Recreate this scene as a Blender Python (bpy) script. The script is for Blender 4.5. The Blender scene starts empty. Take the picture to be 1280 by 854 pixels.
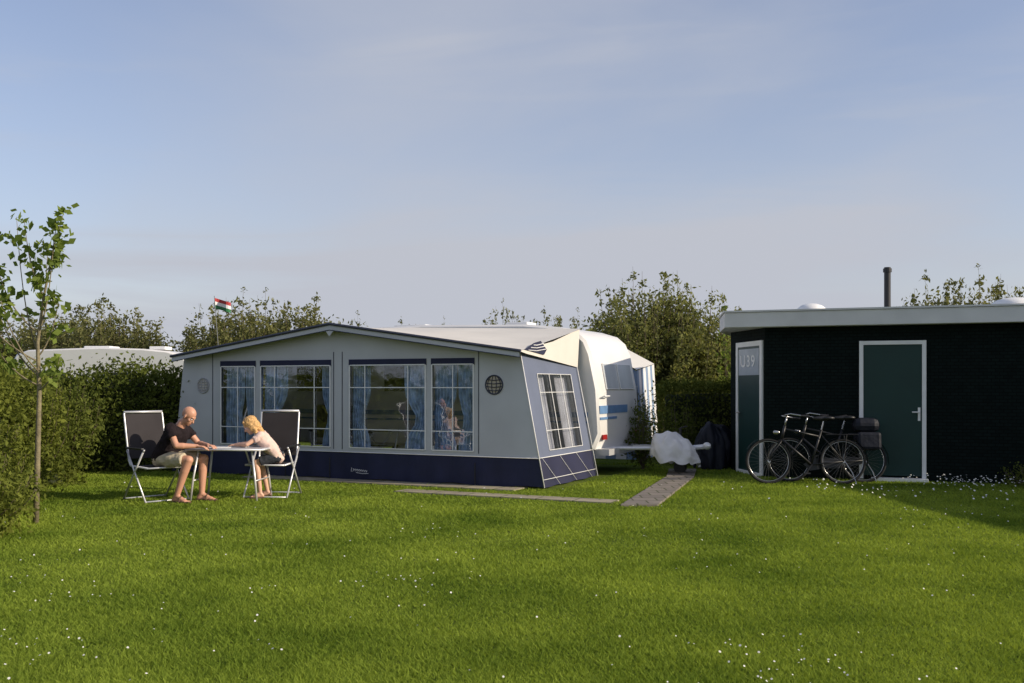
import bpy, math, random
import numpy as np
from mathutils import Vector, Matrix, noise
random.seed(7); rng=np.random.default_rng(7)
scene=bpy.context.scene
COL=scene.collection
rad=math.radians

# ------------------------------------------------------------------ materials
def new_mat(name):
    m=bpy.data.materials.new(name); m.use_nodes=True
    nt=m.node_tree; nt.nodes.clear()
    out=nt.nodes.new('ShaderNodeOutputMaterial')
    return m,nt,out
def mat(name,c,rough=0.6,var=0.12,scale=6.0,bump=0.0,bscale=60.0,metal=0.0,dirt=0.0,spec=0.5):
    m,nt,out=new_mat(name); N=nt.nodes; L=nt.links
    b=N.new('ShaderNodeBsdfPrincipled'); L.new(b.outputs[0],out.inputs[0])
    b.inputs['Roughness'].default_value=rough; b.inputs['Metallic'].default_value=metal
    b.inputs['Specular IOR Level'].default_value=spec
    tc=N.new('ShaderNodeTexCoord')
    nz=N.new('ShaderNodeTexNoise'); nz.inputs['Scale'].default_value=scale; nz.inputs['Detail'].default_value=6
    L.new(tc.outputs['Object'],nz.inputs['Vector'])
    r=N.new('ShaderNodeValToRGB'); L.new(nz.outputs['Fac'],r.inputs[0])
    r.color_ramp.elements[0].position=0.3; r.color_ramp.elements[1].position=0.7
    a=[max(0,x*(1-var-dirt)) for x in c]; d=[min(1,x*(1+var)) for x in c]
    r.color_ramp.elements[0].color=(*a,1); r.color_ramp.elements[1].color=(*d,1)
    L.new(r.outputs[0],b.inputs['Base Color'])
    if bump>0:
        n2=N.new('ShaderNodeTexNoise'); n2.inputs['Scale'].default_value=bscale; n2.inputs['Detail'].default_value=4
        L.new(tc.outputs['Object'],n2.inputs['Vector'])
        bp=N.new('ShaderNodeBump'); bp.inputs['Strength'].default_value=bump; bp.inputs['Distance'].default_value=0.02
        L.new(n2.outputs['Fac'],bp.inputs['Height']); L.new(bp.outputs[0],b.inputs['Normal'])
    return m
def leaf_mat(name,c1,c2,trans=0.35,nscale=1.2):
    m,nt,out=new_mat(name); N=nt.nodes; L=nt.links
    g=N.new('ShaderNodeNewGeometry'); nz=N.new('ShaderNodeTexNoise'); nz.inputs['Scale'].default_value=nscale
    nz.inputs['Detail'].default_value=3
    L.new(g.outputs['Position'],nz.inputs['Vector'])
    ma=N.new('ShaderNodeMath'); ma.operation='MULTIPLY_ADD'; ma.inputs[1].default_value=0.5
    L.new(g.outputs['Random Per Island'],ma.inputs[0])
    ms=N.new('ShaderNodeMath'); ms.operation='MULTIPLY_ADD'; ms.inputs[1].default_value=1.6; ms.inputs[2].default_value=-0.55
    L.new(nz.outputs['Fac'],ms.inputs[0]); L.new(ms.outputs[0],ma.inputs[2])
    r=N.new('ShaderNodeValToRGB'); r.color_ramp.elements[0].color=(*c1,1); r.color_ramp.elements[1].color=(*c2,1)
    L.new(ma.outputs[0],r.inputs[0])
    d=N.new('ShaderNodeBsdfDiffuse'); t=N.new('ShaderNodeBsdfTranslucent')
    L.new(r.outputs[0],d.inputs[0])
    hs=N.new('ShaderNodeMixRGB'); hs.blend_type='MULTIPLY'; hs.inputs[0].default_value=1; hs.inputs[2].default_value=(1.25,1.2,0.7,1)
    L.new(r.outputs[0],hs.inputs[1]); L.new(hs.outputs[0],t.inputs[0])
    mx=N.new('ShaderNodeMixShader'); mx.inputs[0].default_value=trans
    L.new(d.outputs[0],mx.inputs[1]); L.new(t.outputs[0],mx.inputs[2]); L.new(mx.outputs[0],out.inputs[0])
    return m
def glass_mat(name,tint=(0.8,0.83,0.85),gl=0.22,rough=0.06,bmp=.2):
    m,nt,out=new_mat(name); N=nt.nodes; L=nt.links
    t=N.new('ShaderNodeBsdfTransparent'); t.inputs[0].default_value=(*tint,1)
    g=N.new('ShaderNodeBsdfGlossy'); g.inputs[0].default_value=(.9,.95,1,1); g.inputs['Roughness'].default_value=rough
    tc=N.new('ShaderNodeTexCoord'); nz=N.new('ShaderNodeTexNoise'); nz.inputs['Scale'].default_value=3
    L.new(tc.outputs['Object'],nz.inputs['Vector'])
    bp=N.new('ShaderNodeBump'); bp.inputs['Strength'].default_value=bmp; bp.inputs['Distance'].default_value=0.05
    L.new(nz.outputs['Fac'],bp.inputs['Height']); L.new(bp.outputs[0],g.inputs['Normal'])
    mx=N.new('ShaderNodeMixShader'); mx.inputs[0].default_value=gl
    L.new(t.outputs[0],mx.inputs[1]); L.new(g.outputs[0],mx.inputs[2]); L.new(mx.outputs[0],out.inputs[0])
    return m

M={}
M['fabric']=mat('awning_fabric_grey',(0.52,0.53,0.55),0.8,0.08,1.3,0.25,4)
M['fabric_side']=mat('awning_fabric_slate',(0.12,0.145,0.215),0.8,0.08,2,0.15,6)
M['navy']=mat('awning_fabric_navy',(0.012,0.015,0.05),0.75,0.2,3,0.25,8)
M['roof_fabric']=mat('awning_roof_cream',(0.66,0.63,0.57),0.65,0.06,1.2,0.2,3)
M['binding_and_shade']=mat('roof_binding_and_shade',(0.04,0.045,0.07),0.6)
M['white']=mat('white_trim',(0.79,0.79,0.78),0.45,0.05)
M['caravan']=mat('caravan_shell_white',(0.76,0.75,0.73),0.3,0.04,1.5)
M['stripe']=mat('caravan_stripe_blue',(0.14,0.26,0.46),0.4)
M['window_pale']=mat('caravan_window_reflection',(0.46,0.50,0.54),0.25,0.15,1.5)  # reflected light put into the pane's pale colour
M['window_dark']=mat('window_dark',(0.03,0.035,0.04),0.08,0.3,1.5)
M['alu']=mat('aluminium_tube',(0.66,0.66,0.67),0.35,0.05,8,metal=0.4)
M['black']=mat('black_plastic',(0.012,0.012,0.014),0.45)
M['mesh']=mat('chair_mesh_dark',(0.042,0.038,0.040),0.9,0.1,4,spec=.15)
M['curtain']=mat('curtain_blue',(0.33,0.45,0.62),0.9,0.45,9)
M['curtain_pale']=mat('curtain_pale',(0.60,0.62,0.66),0.9,0.15,5)
M['interior']=mat('groundsheet',(0.18,0.16,0.12),0.9)
M['hutdoor']=mat('hut_door_green',(0.006,0.034,0.031),0.4,0.1,2,spec=.35)
M['fascia']=mat('hut_fascia_white',(0.66,0.66,0.65),0.6,0.06,1.5,0.1,10,dirt=0.12)
M['rubber']=mat('rubber',(0.010,0.010,0.010),0.8)
M['chrome']=mat('chrome',(0.42,0.42,0.42),0.25,metal=0.9)
M['spoke']=mat('spoke_steel',(0.25,0.25,0.25),0.35,metal=0.8)
M['bark']=mat('bark',(0.13,0.10,0.07),0.9,0.35,12,0.6,40)
M['bark_young']=mat('bark_young',(0.20,0.17,0.10),0.8,0.3,14,0.4,50)
M['hedgecore']=mat('hedge_twigs',(0.020,0.027,0.010),1.0,0.4,10)
M['skin']=mat('skin',(0.56,0.29,0.19),0.5,0.06,10)
M['skin_child']=mat('skin_child',(0.66,0.39,0.27),0.5,0.05,10)
M['shirt_dark']=mat('shirt_dark',(0.016,0.011,0.013),0.9,0.3,14,0.3,30,spec=.2)
M['shorts_khaki']=mat('shorts_khaki',(0.50,0.43,0.31),0.9,0.1,10,0.3,30)
M['shirt_cream']=mat('shirt_cream',(0.72,0.53,0.46),0.9,0.08,10,0.3,30)
M['denim']=mat('shorts_denim',(0.032,0.036,0.048),0.9,0.3,20)
M['blond']=mat('hair_blond',(0.60,0.36,0.14),0.5,0.35,45,0.6,90)
M['eye']=mat('eye_white',(0.7,0.7,0.7),0.2); M['iris']=mat('iris_dark',(0.03,0.02,0.015),0.2)
M['lip']=mat('lip',(0.33,0.10,0.08),0.5); M['brow']=mat('brow',(0.10,0.055,0.03),0.9)
M['sandal']=mat('sandal_leather',(0.10,0.06,0.035),0.7)
M['paper']=mat('paper_print',(0.75,0.74,0.70),0.7,0.15,30)
M['table']=mat('table_top_grey',(0.42,0.42,0.43),0.4,0.1,20)
M['cover']=mat('plastic_cover_white',(0.62,0.62,0.63),0.4,0.08,4,0.6,7)
M['cover_blue']=mat('cover_dark_blue',(0.008,0.010,0.018),0.6,0.2,6,0.5,10,spec=.3)
M['petal']=mat('daisy_petal',(0.70,0.70,0.64),0.7)
M['red']=mat('flag_red',(0.42,0.04,0.04),0.8); M['green']=mat('flag_green',(0.03,0.16,0.06),0.8)
M['pane']=glass_mat('awning_pane',(0.88,0.90,0.93),0.17,0.03,.12)
M['pane_side']=glass_mat('awning_pane_side',(0.88,0.88,0.90),0.26,0.25)
M['lamp_red']=mat('lamp_red',(0.35,0.02,0.02),0.3)
# leaves
M['leaf_willow']=leaf_mat('leaf_willow',(0.070,0.085,0.030),(0.30,0.31,0.12),0.42)
M['leaf_far']=leaf_mat('leaf_far',(0.068,0.080,0.034),(0.26,0.26,0.105),0.40)
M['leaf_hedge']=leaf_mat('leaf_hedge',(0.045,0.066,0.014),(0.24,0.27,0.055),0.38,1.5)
M['leaf_shade']=leaf_mat('leaf_hedge_shaded',(0.042,0.062,0.015),(0.17,0.20,0.045),0.35,1.8)  # hedge leaves again, darker: shade put into the colour
M['leaf_trim']=leaf_mat('leaf_trim',(0.05,0.07,0.018),(0.20,0.22,0.05),0.3)
M['leaf_young']=leaf_mat('leaf_young',(0.09,0.14,0.03),(0.26,0.33,0.08),0.45,2)
M['grass']=leaf_mat('grass_blade',(0.105,0.175,0.022),(0.35,0.435,0.068),0.40,0.8)

def lawn_mat():
    m,nt,out=new_mat('lawn_ground'); N=nt.nodes; L=nt.links
    b=N.new('ShaderNodeBsdfPrincipled'); b.inputs['Roughness'].default_value=1; b.inputs['Specular IOR Level'].default_value=0.1
    g=N.new('ShaderNodeNewGeometry')
    n1=N.new('ShaderNodeTexNoise'); n1.inputs['Scale'].default_value=0.8; n1.inputs['Detail'].default_value=3
    n2=N.new('ShaderNodeTexNoise'); n2.inputs['Scale'].default_value=45; n2.inputs['Detail'].default_value=6
    L.new(g.outputs['Position'],n1.inputs['Vector']); L.new(g.outputs['Position'],n2.inputs['Vector'])
    r1=N.new('ShaderNodeValToRGB'); r1.color_ramp.elements[0].color=(0.09,0.14,0.02,1); r1.color_ramp.elements[1].color=(0.19,0.24,0.04,1)
    r1.color_ramp.elements[0].position=.35; r1.color_ramp.elements[1].position=.65
    r2=N.new('ShaderNodeValToRGB'); r2.color_ramp.elements[0].color=(0.4,0.4,0.35,1); r2.color_ramp.elements[1].color=(1.1,1.1,1.0,1)
    r2.color_ramp.elements[0].position=.35; r2.color_ramp.elements[1].position=.6
    L.new(n1.outputs['Fac'],r1.inputs[0]); L.new(n2.outputs['Fac'],r2.inputs[0])
    mx=N.new('ShaderNodeMixRGB'); mx.blend_type='MULTIPLY'; mx.inputs[0].default_value=1
    L.new(r1.outputs[0],mx.inputs[1]); L.new(r2.outputs[0],mx.inputs[2]); L.new(mx.outputs[0],b.inputs['Base Color'])
    bp=N.new('ShaderNodeBump'); bp.inputs['Strength'].default_value=.7; bp.inputs['Distance'].default_value=.04
    L.new(n2.outputs['Fac'],bp.inputs['Height']); L.new(bp.outputs[0],b.inputs['Normal'])
    L.new(b.outputs[0],out.inputs[0]); return m
M['lawn']=lawn_mat()
def brick_mat(name,c1,c2,mortar,w,h,ms,rough=0.85,bump=0.4,offset=0.5,coords='Object',swap=False,spec=.3):
    m,nt,out=new_mat(name); N=nt.nodes; L=nt.links
    b=N.new('ShaderNodeBsdfPrincipled'); b.inputs['Roughness'].default_value=rough; b.inputs['Specular IOR Level'].default_value=spec
    tc=N.new('ShaderNodeTexCoord'); src=tc.outputs[coords]
    if swap:
        s=N.new('ShaderNodeSeparateXYZ'); c=N.new('ShaderNodeCombineXYZ'); L.new(src,s.inputs[0])
        ad=N.new('ShaderNodeMath'); L.new(s.outputs[0],ad.inputs[0]); L.new(s.outputs[1],ad.inputs[1])
        L.new(ad.outputs[0],c.inputs[0]); L.new(s.outputs[2],c.inputs[1]); src=c.outputs[0]
    bt=N.new('ShaderNodeTexBrick'); bt.offset=offset; bt.inputs['Scale'].default_value=1
    bt.inputs['Color1'].default_value=(*c1,1); bt.inputs['Color2'].default_value=(*c2,1); bt.inputs['Mortar'].default_value=(*mortar,1)
    bt.inputs['Brick Width'].default_value=w; bt.inputs['Row Height'].default_value=h; bt.inputs['Mortar Size'].default_value=ms
    L.new(src,bt.inputs['Vector'])
    nz=N.new('ShaderNodeTexNoise'); nz.inputs['Scale'].default_value=7; nz.inputs['Detail'].default_value=8; L.new(tc.outputs['Object'],nz.inputs['Vector'])
    r=N.new('ShaderNodeValToRGB'); r.color_ramp.elements[0].color=(.65,.65,.65,1); r.color_ramp.elements[1].color=(1.2,1.2,1.2,1)
    L.new(nz.outputs['Fac'],r.inputs[0])
    mx=N.new('ShaderNodeMixRGB'); mx.blend_type='MULTIPLY'; mx.inputs[0].default_value=1
    L.new(bt.outputs['Color'],mx.inputs[1]); L.new(r.outputs[0],mx.inputs[2]); L.new(mx.outputs[0],b.inputs['Base Color'])
    bp=N.new('ShaderNodeBump'); bp.invert=True; bp.inputs['Strength'].default_value=bump; bp.inputs['Distance'].default_value=.01
    L.new(bt.outputs['Fac'],bp.inputs['Height']); L.new(bp.outputs[0],b.inputs['Normal'])
    L.new(b.outputs[0],out.inputs[0]); return m
M['slab']=brick_mat('paving_slab',(0.40,0.35,0.25),(0.31,0.27,0.20),(0.10,0.11,0.05),0.5,0.5,0.012)
M['path']=brick_mat('path_slab',(0.27,0.235,0.20),(0.20,0.175,0.15),(0.08,0.085,0.045),0.3,0.3,0.012)
M['shingle']=brick_mat('hut_cladding',(0.0038,0.0085,0.0078),(0.0062,0.0125,0.0115),(0.0022,0.0042,0.0038),0.11,0.05,0.006,0.85,0.22,0.5,'Object',True,.12)

# ------------------------------------------------------------------ builders
class MB:
    def __init__(s): s.v=[];s.f=[];s.m=[]
    def add(s,vs,fs,mi=0):
        o=len(s.v); s.v+= [tuple(v) for v in vs]; s.f+=[tuple(i+o for i in f) for f in fs]; s.m+=[mi]*len(fs)
    def box(s,c,size,R=None,mi=0):
        vs=[]
        for z in(-.5,.5):
            for y in(-.5,.5):
                for x in(-.5,.5):
                    p=Vector((x*size[0],y*size[1],z*size[2]))
                    if R is not None: p=R@p
                    vs.append(p+Vector(c))
        s.add(vs,[(0,2,3,1),(4,5,7,6),(0,1,5,4),(2,6,7,3),(0,4,6,2),(1,3,7,5)],mi)
    def quad(s,a,b,c,d,mi=0): s.add([a,b,c,d],[(0,1,2,3)],mi)
    def tube(s,pts,r,n=8,mi=0,closed=False):
        pts=[Vector(p) for p in pts]; m=len(pts)
        rs=r if isinstance(r,(list,tuple)) else [r]*m
        vs=[];fs=[];prev=None
        for i,p in enumerate(pts):
            if closed: d=pts[(i+1)%m]-pts[i-1]
            else: d=pts[min(i+1,m-1)]-pts[max(i-1,0)]
            d.normalize()
            if prev is None:
                u=d.cross(Vector((0,0,1)));
                if u.length<1e-3: u=d.cross(Vector((1,0,0)))
            else: u=prev-d*prev.dot(d)
            u.normalize(); prev=u; w=d.cross(u)
            for k in range(n):
                a=2*math.pi*k/n; vs.append(p+(u*math.cos(a)+w*math.sin(a))*rs[i])
        seg=m if closed else m-1
        for i in range(seg):
            j=(i+1)%m
            for k in range(n):
                fs.append((i*n+k,i*n+(k+1)%n,j*n+(k+1)%n,j*n+k))
        if not closed:
            fs.append(tuple(range(n-1,-1,-1))); fs.append(tuple((m-1)*n+k for k in range(n)))
        s.add(vs,fs,mi)
    def cap(s,p0,p1,r0,r1,n=14,flat0=False,flat1=False,mi=0):
        p0=Vector(p0);p1=Vector(p1); d=p1-p0; d=d.normalized() if d.length>1e-6 else Vector((0,0,1))
        u=d.cross(Vector((0,0,1)));
        if u.length<1e-3:u=d.cross(Vector((1,0,0)))
        u.normalize(); w=d.cross(u); rings=[]
        if flat0: rings.append((p0,r0))
        else:
            for a in(80,60,35,12): rings.append((p0-d*r0*math.sin(rad(a)),r0*math.cos(rad(a))))
        if flat1: rings.append((p1,r1))
        else:
            for a in(12,35,60,80): rings.append((p1+d*r1*math.sin(rad(a)),r1*math.cos(rad(a))))
        vs=[];fs=[]
        for c,r in rings:
            for k in range(n):
                a=2*math.pi*k/n; vs.append(c+(u*math.cos(a)+w*math.sin(a))*r)
        for i in range(len(rings)-1):
            for k in range(n): fs.append((i*n+k,i*n+(k+1)%n,(i+1)*n+(k+1)%n,(i+1)*n+k))
        fs.append(tuple(range(n-1,-1,-1))); fs.append(tuple((len(rings)-1)*n+k for k in range(n)))
        s.add(vs,fs,mi)
    def ell(s,c,r,R=None,n=16,mi=0):
        vs=[];fs=[];m=n//2
        c=Vector(c)
        for i in range(1,m):
            t=math.pi*i/m
            for k in range(n):
                a=2*math.pi*k/n
                p=Vector((r[0]*math.sin(t)*math.cos(a),r[1]*math.sin(t)*math.sin(a),r[2]*math.cos(t)))
                if R is not None:p=R@p
                vs.append(c+p)
        for q in((0,0,r[2]),(0,0,-r[2])):
            p=Vector(q); p=R@p if R is not None else p; vs.append(c+p)
        T=len(vs)-2;B=len(vs)-1
        for i in range(m-2):
            for k in range(n): fs.append((i*n+k,(i+1)*n+k,(i+1)*n+(k+1)%n,i*n+(k+1)%n))
        for k in range(n):
            fs.append((T,k,(k+1)%n)); fs.append((B,(m-2)*n+(k+1)%n,(m-2)*n+k))
        s.add(vs,fs,mi)
    def obj(s,name,mats,parent=None,smooth=False,bevel=0,loc=None):
        me=bpy.data.meshes.new(name); me.from_pydata(s.v,[],s.f)
        if not isinstance(mats,(list,tuple)): mats=[mats]
        for m in mats: me.materials.append(m)
        me.polygons.foreach_set('material_index',s.m)
        if smooth: me.polygons.foreach_set('use_smooth',[True]*len(s.f))
        me.update()
        o=bpy.data.objects.new(name,me); COL.objects.link(o)
        if parent is not None:o.parent=parent
        if bevel>0:
            b=o.modifiers.new('bevel','BEVEL'); b.width=bevel; b.segments=2; b.limit_method='ANGLE'
        return o
def top(name,label,cat,loc=(0,0,0),rz=0,group=None):
    e=bpy.data.objects.new(name,None); COL.objects.link(e); e.empty_display_size=0.2
    e.location=loc; e.rotation_euler=(0,0,rz); e['label']=label; e['category']=cat
    if group:e['group']=group
    return e
def tag(o,label,cat,group=None,kind=None):
    o['label']=label;o['category']=cat
    if group:o['group']=group
    if kind:o['kind']=kind
    return o
def one(name,m,parent,fn,smooth=False,bevel=0):
    mb=MB(); fn(mb); return mb.obj(name,m,parent,smooth,bevel)
def fast_mesh(name,verts,nper,facepat,mats):
    N=len(verts)//nper; me=bpy.data.meshes.new(name)
    k=len(facepat[0]); F=len(facepat)
    idx=(np.arange(N)[:,None,None]*nper+np.array(facepat)[None]).reshape(-1)
    me.vertices.add(len(verts)); me.vertices.foreach_set('co',verts.astype(np.float32).ravel())
    me.loops.add(len(idx)); me.loops.foreach_set('vertex_index',idx.astype(np.int32))
    me.polygons.add(N*F); me.polygons.foreach_set('loop_start',(np.arange(N*F)*k).astype(np.int32))
    me.polygons.foreach_set('loop_total',np.full(N*F,k,dtype=np.int32))
    me.materials.append(mats); me.update(); me.validate()
    return me
def leaf_verts(C,size,asp=0.55,flat=0.0):
    N=len(C); a=rng.normal(size=(N,3)); a/=np.linalg.norm(a,axis=1)[:,None]
    b=rng.normal(size=(N,3)); b-=a*(a*b).sum(1)[:,None]; b/=np.linalg.norm(b,axis=1)[:,None]
    s=size[:,None]
    return np.stack([C-a*s,C+b*s*asp,C+a*s,C-b*s*asp],1).reshape(-1,3)
def leaves(name,C,size,m,parent=None,asp=.55):
    me=fast_mesh(name,leaf_verts(C,size,asp),4,[(0,1,2,3)],m)
    o=bpy.data.objects.new(name,me); COL.objects.link(o)
    if parent is not None:o.parent=parent
    return o

# ------------------------------------------------------------------ camera, world, sun
cam=bpy.data.cameras.new('camera'); co=bpy.data.objects.new('camera',cam); COL.objects.link(co)
cam.lens=35; cam.sensor_width=36; cam.shift_y=0.043; cam.clip_end=3000
co.location=(0,0,1.45); co.rotation_euler=(rad(90),0,0); scene.camera=co
scene.view_settings.view_transform='Standard'; scene.view_settings.look='None'; scene.view_settings.exposure=0

SE=rad(24); az=Vector((0.955,-0.30,0)).normalized()
sd=Vector((az.x*math.cos(SE),az.y*math.cos(SE),math.sin(SE)))
sl=bpy.data.lights.new('sun','SUN'); so=bpy.data.objects.new('sun',sl); COL.objects.link(so)
sl.energy=4.7; sl.angle=rad(0.6); sl.color=(1.0,0.87,0.69)
so.rotation_euler=sd.to_track_quat('Z','Y').to_euler()
w=bpy.data.worlds.new('World'); scene.world=w; w.use_nodes=True
nt=w.node_tree; N=nt.nodes; L=nt.links; N.clear()
wo=N.new('ShaderNodeOutputWorld'); bg=N.new('ShaderNodeBackground'); bg.inputs[1].default_value=0.15
sky=N.new('ShaderNodeTexSky'); sky.sky_type='NISHITA'; sky.sun_disc=False; sky.sun_elevation=SE
sky.sun_rotation=math.atan2(sd.x,sd.y); sky.air_density=1.0; sky.dust_density=1.0; sky.ozone_density=2.2
tint=N.new('ShaderNodeMixRGB'); tint.blend_type='MULTIPLY'; tint.inputs[0].default_value=1; tint.inputs[2].default_value=(1.18,1.03,1.05,1)
L.new(sky.outputs[0],tint.inputs[1])
tc=N.new('ShaderNodeTexCoord')
def cloud(rot,sc,scale,p0,p1,v1,dist,off):
    mp=N.new('ShaderNodeMapping'); mp.inputs['Rotation'].default_value=rot; mp.inputs['Scale'].default_value=sc; mp.inputs['Location'].default_value=off
    nz=N.new('ShaderNodeTexNoise'); nz.inputs['Scale'].default_value=scale; nz.inputs['Detail'].default_value=8; nz.inputs['Roughness'].default_value=.5; nz.inputs['Distortion'].default_value=dist
    L.new(tc.outputs['Generated'],mp.inputs[0]); L.new(mp.outputs[0],nz.inputs['Vector'])
    cr=N.new('ShaderNodeValToRGB'); cr.color_ramp.interpolation='EASE'; cr.color_ramp.elements[0].position=p0; cr.color_ramp.elements[1].position=p1
    cr.color_ramp.elements[0].color=(0,0,0,1); cr.color_ramp.elements[1].color=(v1,v1,v1,1)
    L.new(nz.outputs['Fac'],cr.inputs[0]); return cr.outputs[0]
c1=cloud((0,rad(24),rad(15)),(.7,.7,6.0),1.9,.44,.66,.38,.6,(0.3,0,0.2))
c2=cloud((0,rad(-30),rad(10)),(.8,.8,2.2),1.3,.46,.70,.50,.3,(3.1,1.0,0.4))
sx=N.new('ShaderNodeSeparateXYZ'); L.new(tc.outputs['Generated'],sx.inputs[0])
iz=N.new('ShaderNodeMath'); iz.operation='SUBTRACT'; iz.inputs[0].default_value=1.0; iz.use_clamp=True; L.new(sx.outputs[2],iz.inputs[1])
pz=N.new('ShaderNodeMath'); pz.operation='POWER'; pz.inputs[1].default_value=6; L.new(iz.outputs[0],pz.inputs[0])
hz=N.new('ShaderNodeMath'); hz.operation='MULTIPLY_ADD'; hz.inputs[1].default_value=.66; hz.inputs[2].default_value=.15; L.new(pz.outputs[0],hz.inputs[0])
a1=N.new('ShaderNodeMath'); a1.operation='ADD'; L.new(c1,a1.inputs[0]); L.new(c2,a1.inputs[1])
a2=N.new('ShaderNodeMath'); a2.operation='ADD'; a2.use_clamp=True; L.new(a1.outputs[0],a2.inputs[0]); L.new(hz.outputs[0],a2.inputs[1])
mx=N.new('ShaderNodeMixRGB'); mx.inputs[2].default_value=(3.45,3.6,4.05,1)
L.new(a2.outputs[0],mx.inputs[0]); L.new(tint.outputs[0],mx.inputs[1]); L.new(mx.outputs[0],bg.inputs[0]); L.new(bg.outputs[0],wo.inputs[0])

# ------------------------------------------------------------------ ground
mb=MB()
mb.quad((-900,-300,0),(900,-300,0),(900,1800,0),(-900,1800,0))
g=mb.obj('ground',M['lawn']); g['kind']='structure'
AL=Vector((-5.5,16.7,0)); ARZ=math.atan2(-0.426,0.904); cA,sA=math.cos(ARZ),math.sin(ARZ)
def aw(u,v,z=0): return Vector((AL.x+u*cA-v*sA, AL.y+u*sA+v*cA, z))
mb=MB()
for (u0,u1,v0,v1) in((4.9,8.0,-1.25,-.92),(1.6,6.3,-.44,-.06)):
    mb.box(((u0+u1)/2,(v0+v1)/2,.000),(u1-u0,v1-v0,.04))
pv=mb.obj('pavement',M['slab']); pv.location=AL; pv.rotation_euler=(0,0,ARZ); pv['kind']='structure'
mb=MB()
P=[(1.30,11.9),(1.74,11.9),(2.85,15.6),(3.15,17.0),(2.68,17.0),(2.42,15.6)]
mb.add([(x,y,.030) for x,y in P]+[(x,y,-.02) for x,y in P],[(0,1,2,5),(5,2,3,4)]+[(i,i+6,(i+1)%6+6,(i+1)%6) for i in range(6)])
pa=mb.obj('path',M['path']); pa['kind']='structure'

# grass blades
NB=620000
t=rng.random(NB); Y=4.0*(18.5/4.0)**t; X=(rng.random(NB)*1.26-.63)*Y
dx=X-AL.x; dy=Y-AL.y; U=dx*cA+dy*sA; V=-dx*sA+dy*cA
keep=~((U>-.4)&(U<6.75)&(V>-.03)&(V<4.5))
rr_=rng.random(NB)
keep&=~((U>4.9)&(U<8.0)&(V>-1.25)&(V<-.92)&(rr_>.22-.16*(U-4.9)/3.3))
keep&=~((U>1.6)&(U<6.3)&(V>-.46)&(V<-.04)&(rr_>.14))
xl=np.interp(Y,[11.9,15.6,17],[1.30,2.42,2.68]); xr=np.interp(Y,[11.9,15.6,17],[1.74,2.85,3.15])
keep&=~((Y>11.9)&(X>xl)&(X<xr)&(rr_>.04))
keep&=~((X>3.9)&(Y>15.78-0.36*(X-4.0)))
X=X[keep];Y=Y[keep];n=len(X)
pat=np.array([.6*noise.noise(Vector((x*.7,y*.7,0)))+.65*noise.noise(Vector((x*4.3,y*4.3,5))) for x,y in zip(X,Y)])
h=(.015+.016*rng.random(n))*(1+.55*pat)*(1+.6*(rng.random(n)>.97)); wd=(.0010+.00055*Y)*(.7+.6*rng.random(n))
an=rng.random(n)*2*np.pi; la=rng.random(n)*2*np.pi; lean=h*(.3+1.3*rng.random(n))
B=np.stack([X,Y,np.zeros(n)],1)
W=np.stack([np.cos(an)*wd,np.sin(an)*wd,np.zeros(n)],1)
T=B+np.stack([np.cos(la)*lean,np.sin(la)*lean,h],1)
me=fast_mesh('grass',np.stack([B-W,B+W,T],1).reshape(-1,3),3,[(0,1,2)],M['grass'])
gr=bpy.data.objects.new('grass',me); COL.objects.link(gr); tag(gr,'short mown green lawn grass blades','grass',kind='stuff')

# daisies
pts=[]
def cl(cx,cy,s,k,sy=None):
    for _ in range(k): pts.append((random.gauss(cx,s),random.gauss(cy,sy or s)))
for cx,cy,s,k in[(-3.3,6.6,.5,30),(-3.0,5.4,.35,26),(-2.4,5.2,.4,14),(-.75,7.3,.18,14),(-1.0,7.0,.4,9),(1.2,5.2,.3,30),(1.7,5.0,.3,18),(1.1,8.0,.6,8),(-.9,9.7,.2,10),
                 (3.0,8.5,.9,14),(4.2,6.0,.7,14),(-4.0,8.0,.6,16),(4.7,11.0,.5,18),(-2.3,6.3,.8,14)]: cl(cx,cy,s,k)
for _ in range(110):
    y=random.uniform(4.8,14); pts.append((random.uniform(-.52,.52)*y,y))
for _ in range(330):
    x=5.8+3.2*random.random()**.8; pts.append((x,15.55-.36*(x-4)-abs(random.gauss(0,.45))))
for _ in range(60):
    x=random.uniform(4.0,6.5); pts.append((x,13.6-.3*(x-4)+random.gauss(0,.6)))
mb=MB()
for x,y in pts:
    if x>4: y=min(y,15.55-.36*(x-4))
    far=y>12
    z=random.uniform(.022,.038) if not far else random.uniform(.04,.16); r=random.uniform(.0050,.0085)*(1.9 if far else 1); tx,ty=random.uniform(-.6,.6),random.uniform(-1.2,.0)
    nrm=Vector((tx,ty,1)).normalized(); u=nrm.orthogonal().normalized(); v2=nrm.cross(u); c=Vector((x,y,z))
    vs=[c]+[c+(u*math.cos(a)+v2*math.sin(a))*r*(1 if i%2 else .72) for i,a in enumerate([k*math.pi/6 for k in range(12)])]
    mb.add(vs,[(0,1+i,1+(i+1)%12) for i in range(12)])
    if z>.05: mb.add([(x-.0015,y,0),(x+.0015,y,0),c],[(0,1,2)],1)
d=mb.obj('daisies',[M['petal'],M['grass']]); tag(d,'small white daisies scattered through the lawn','flowers',kind='stuff')

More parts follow.
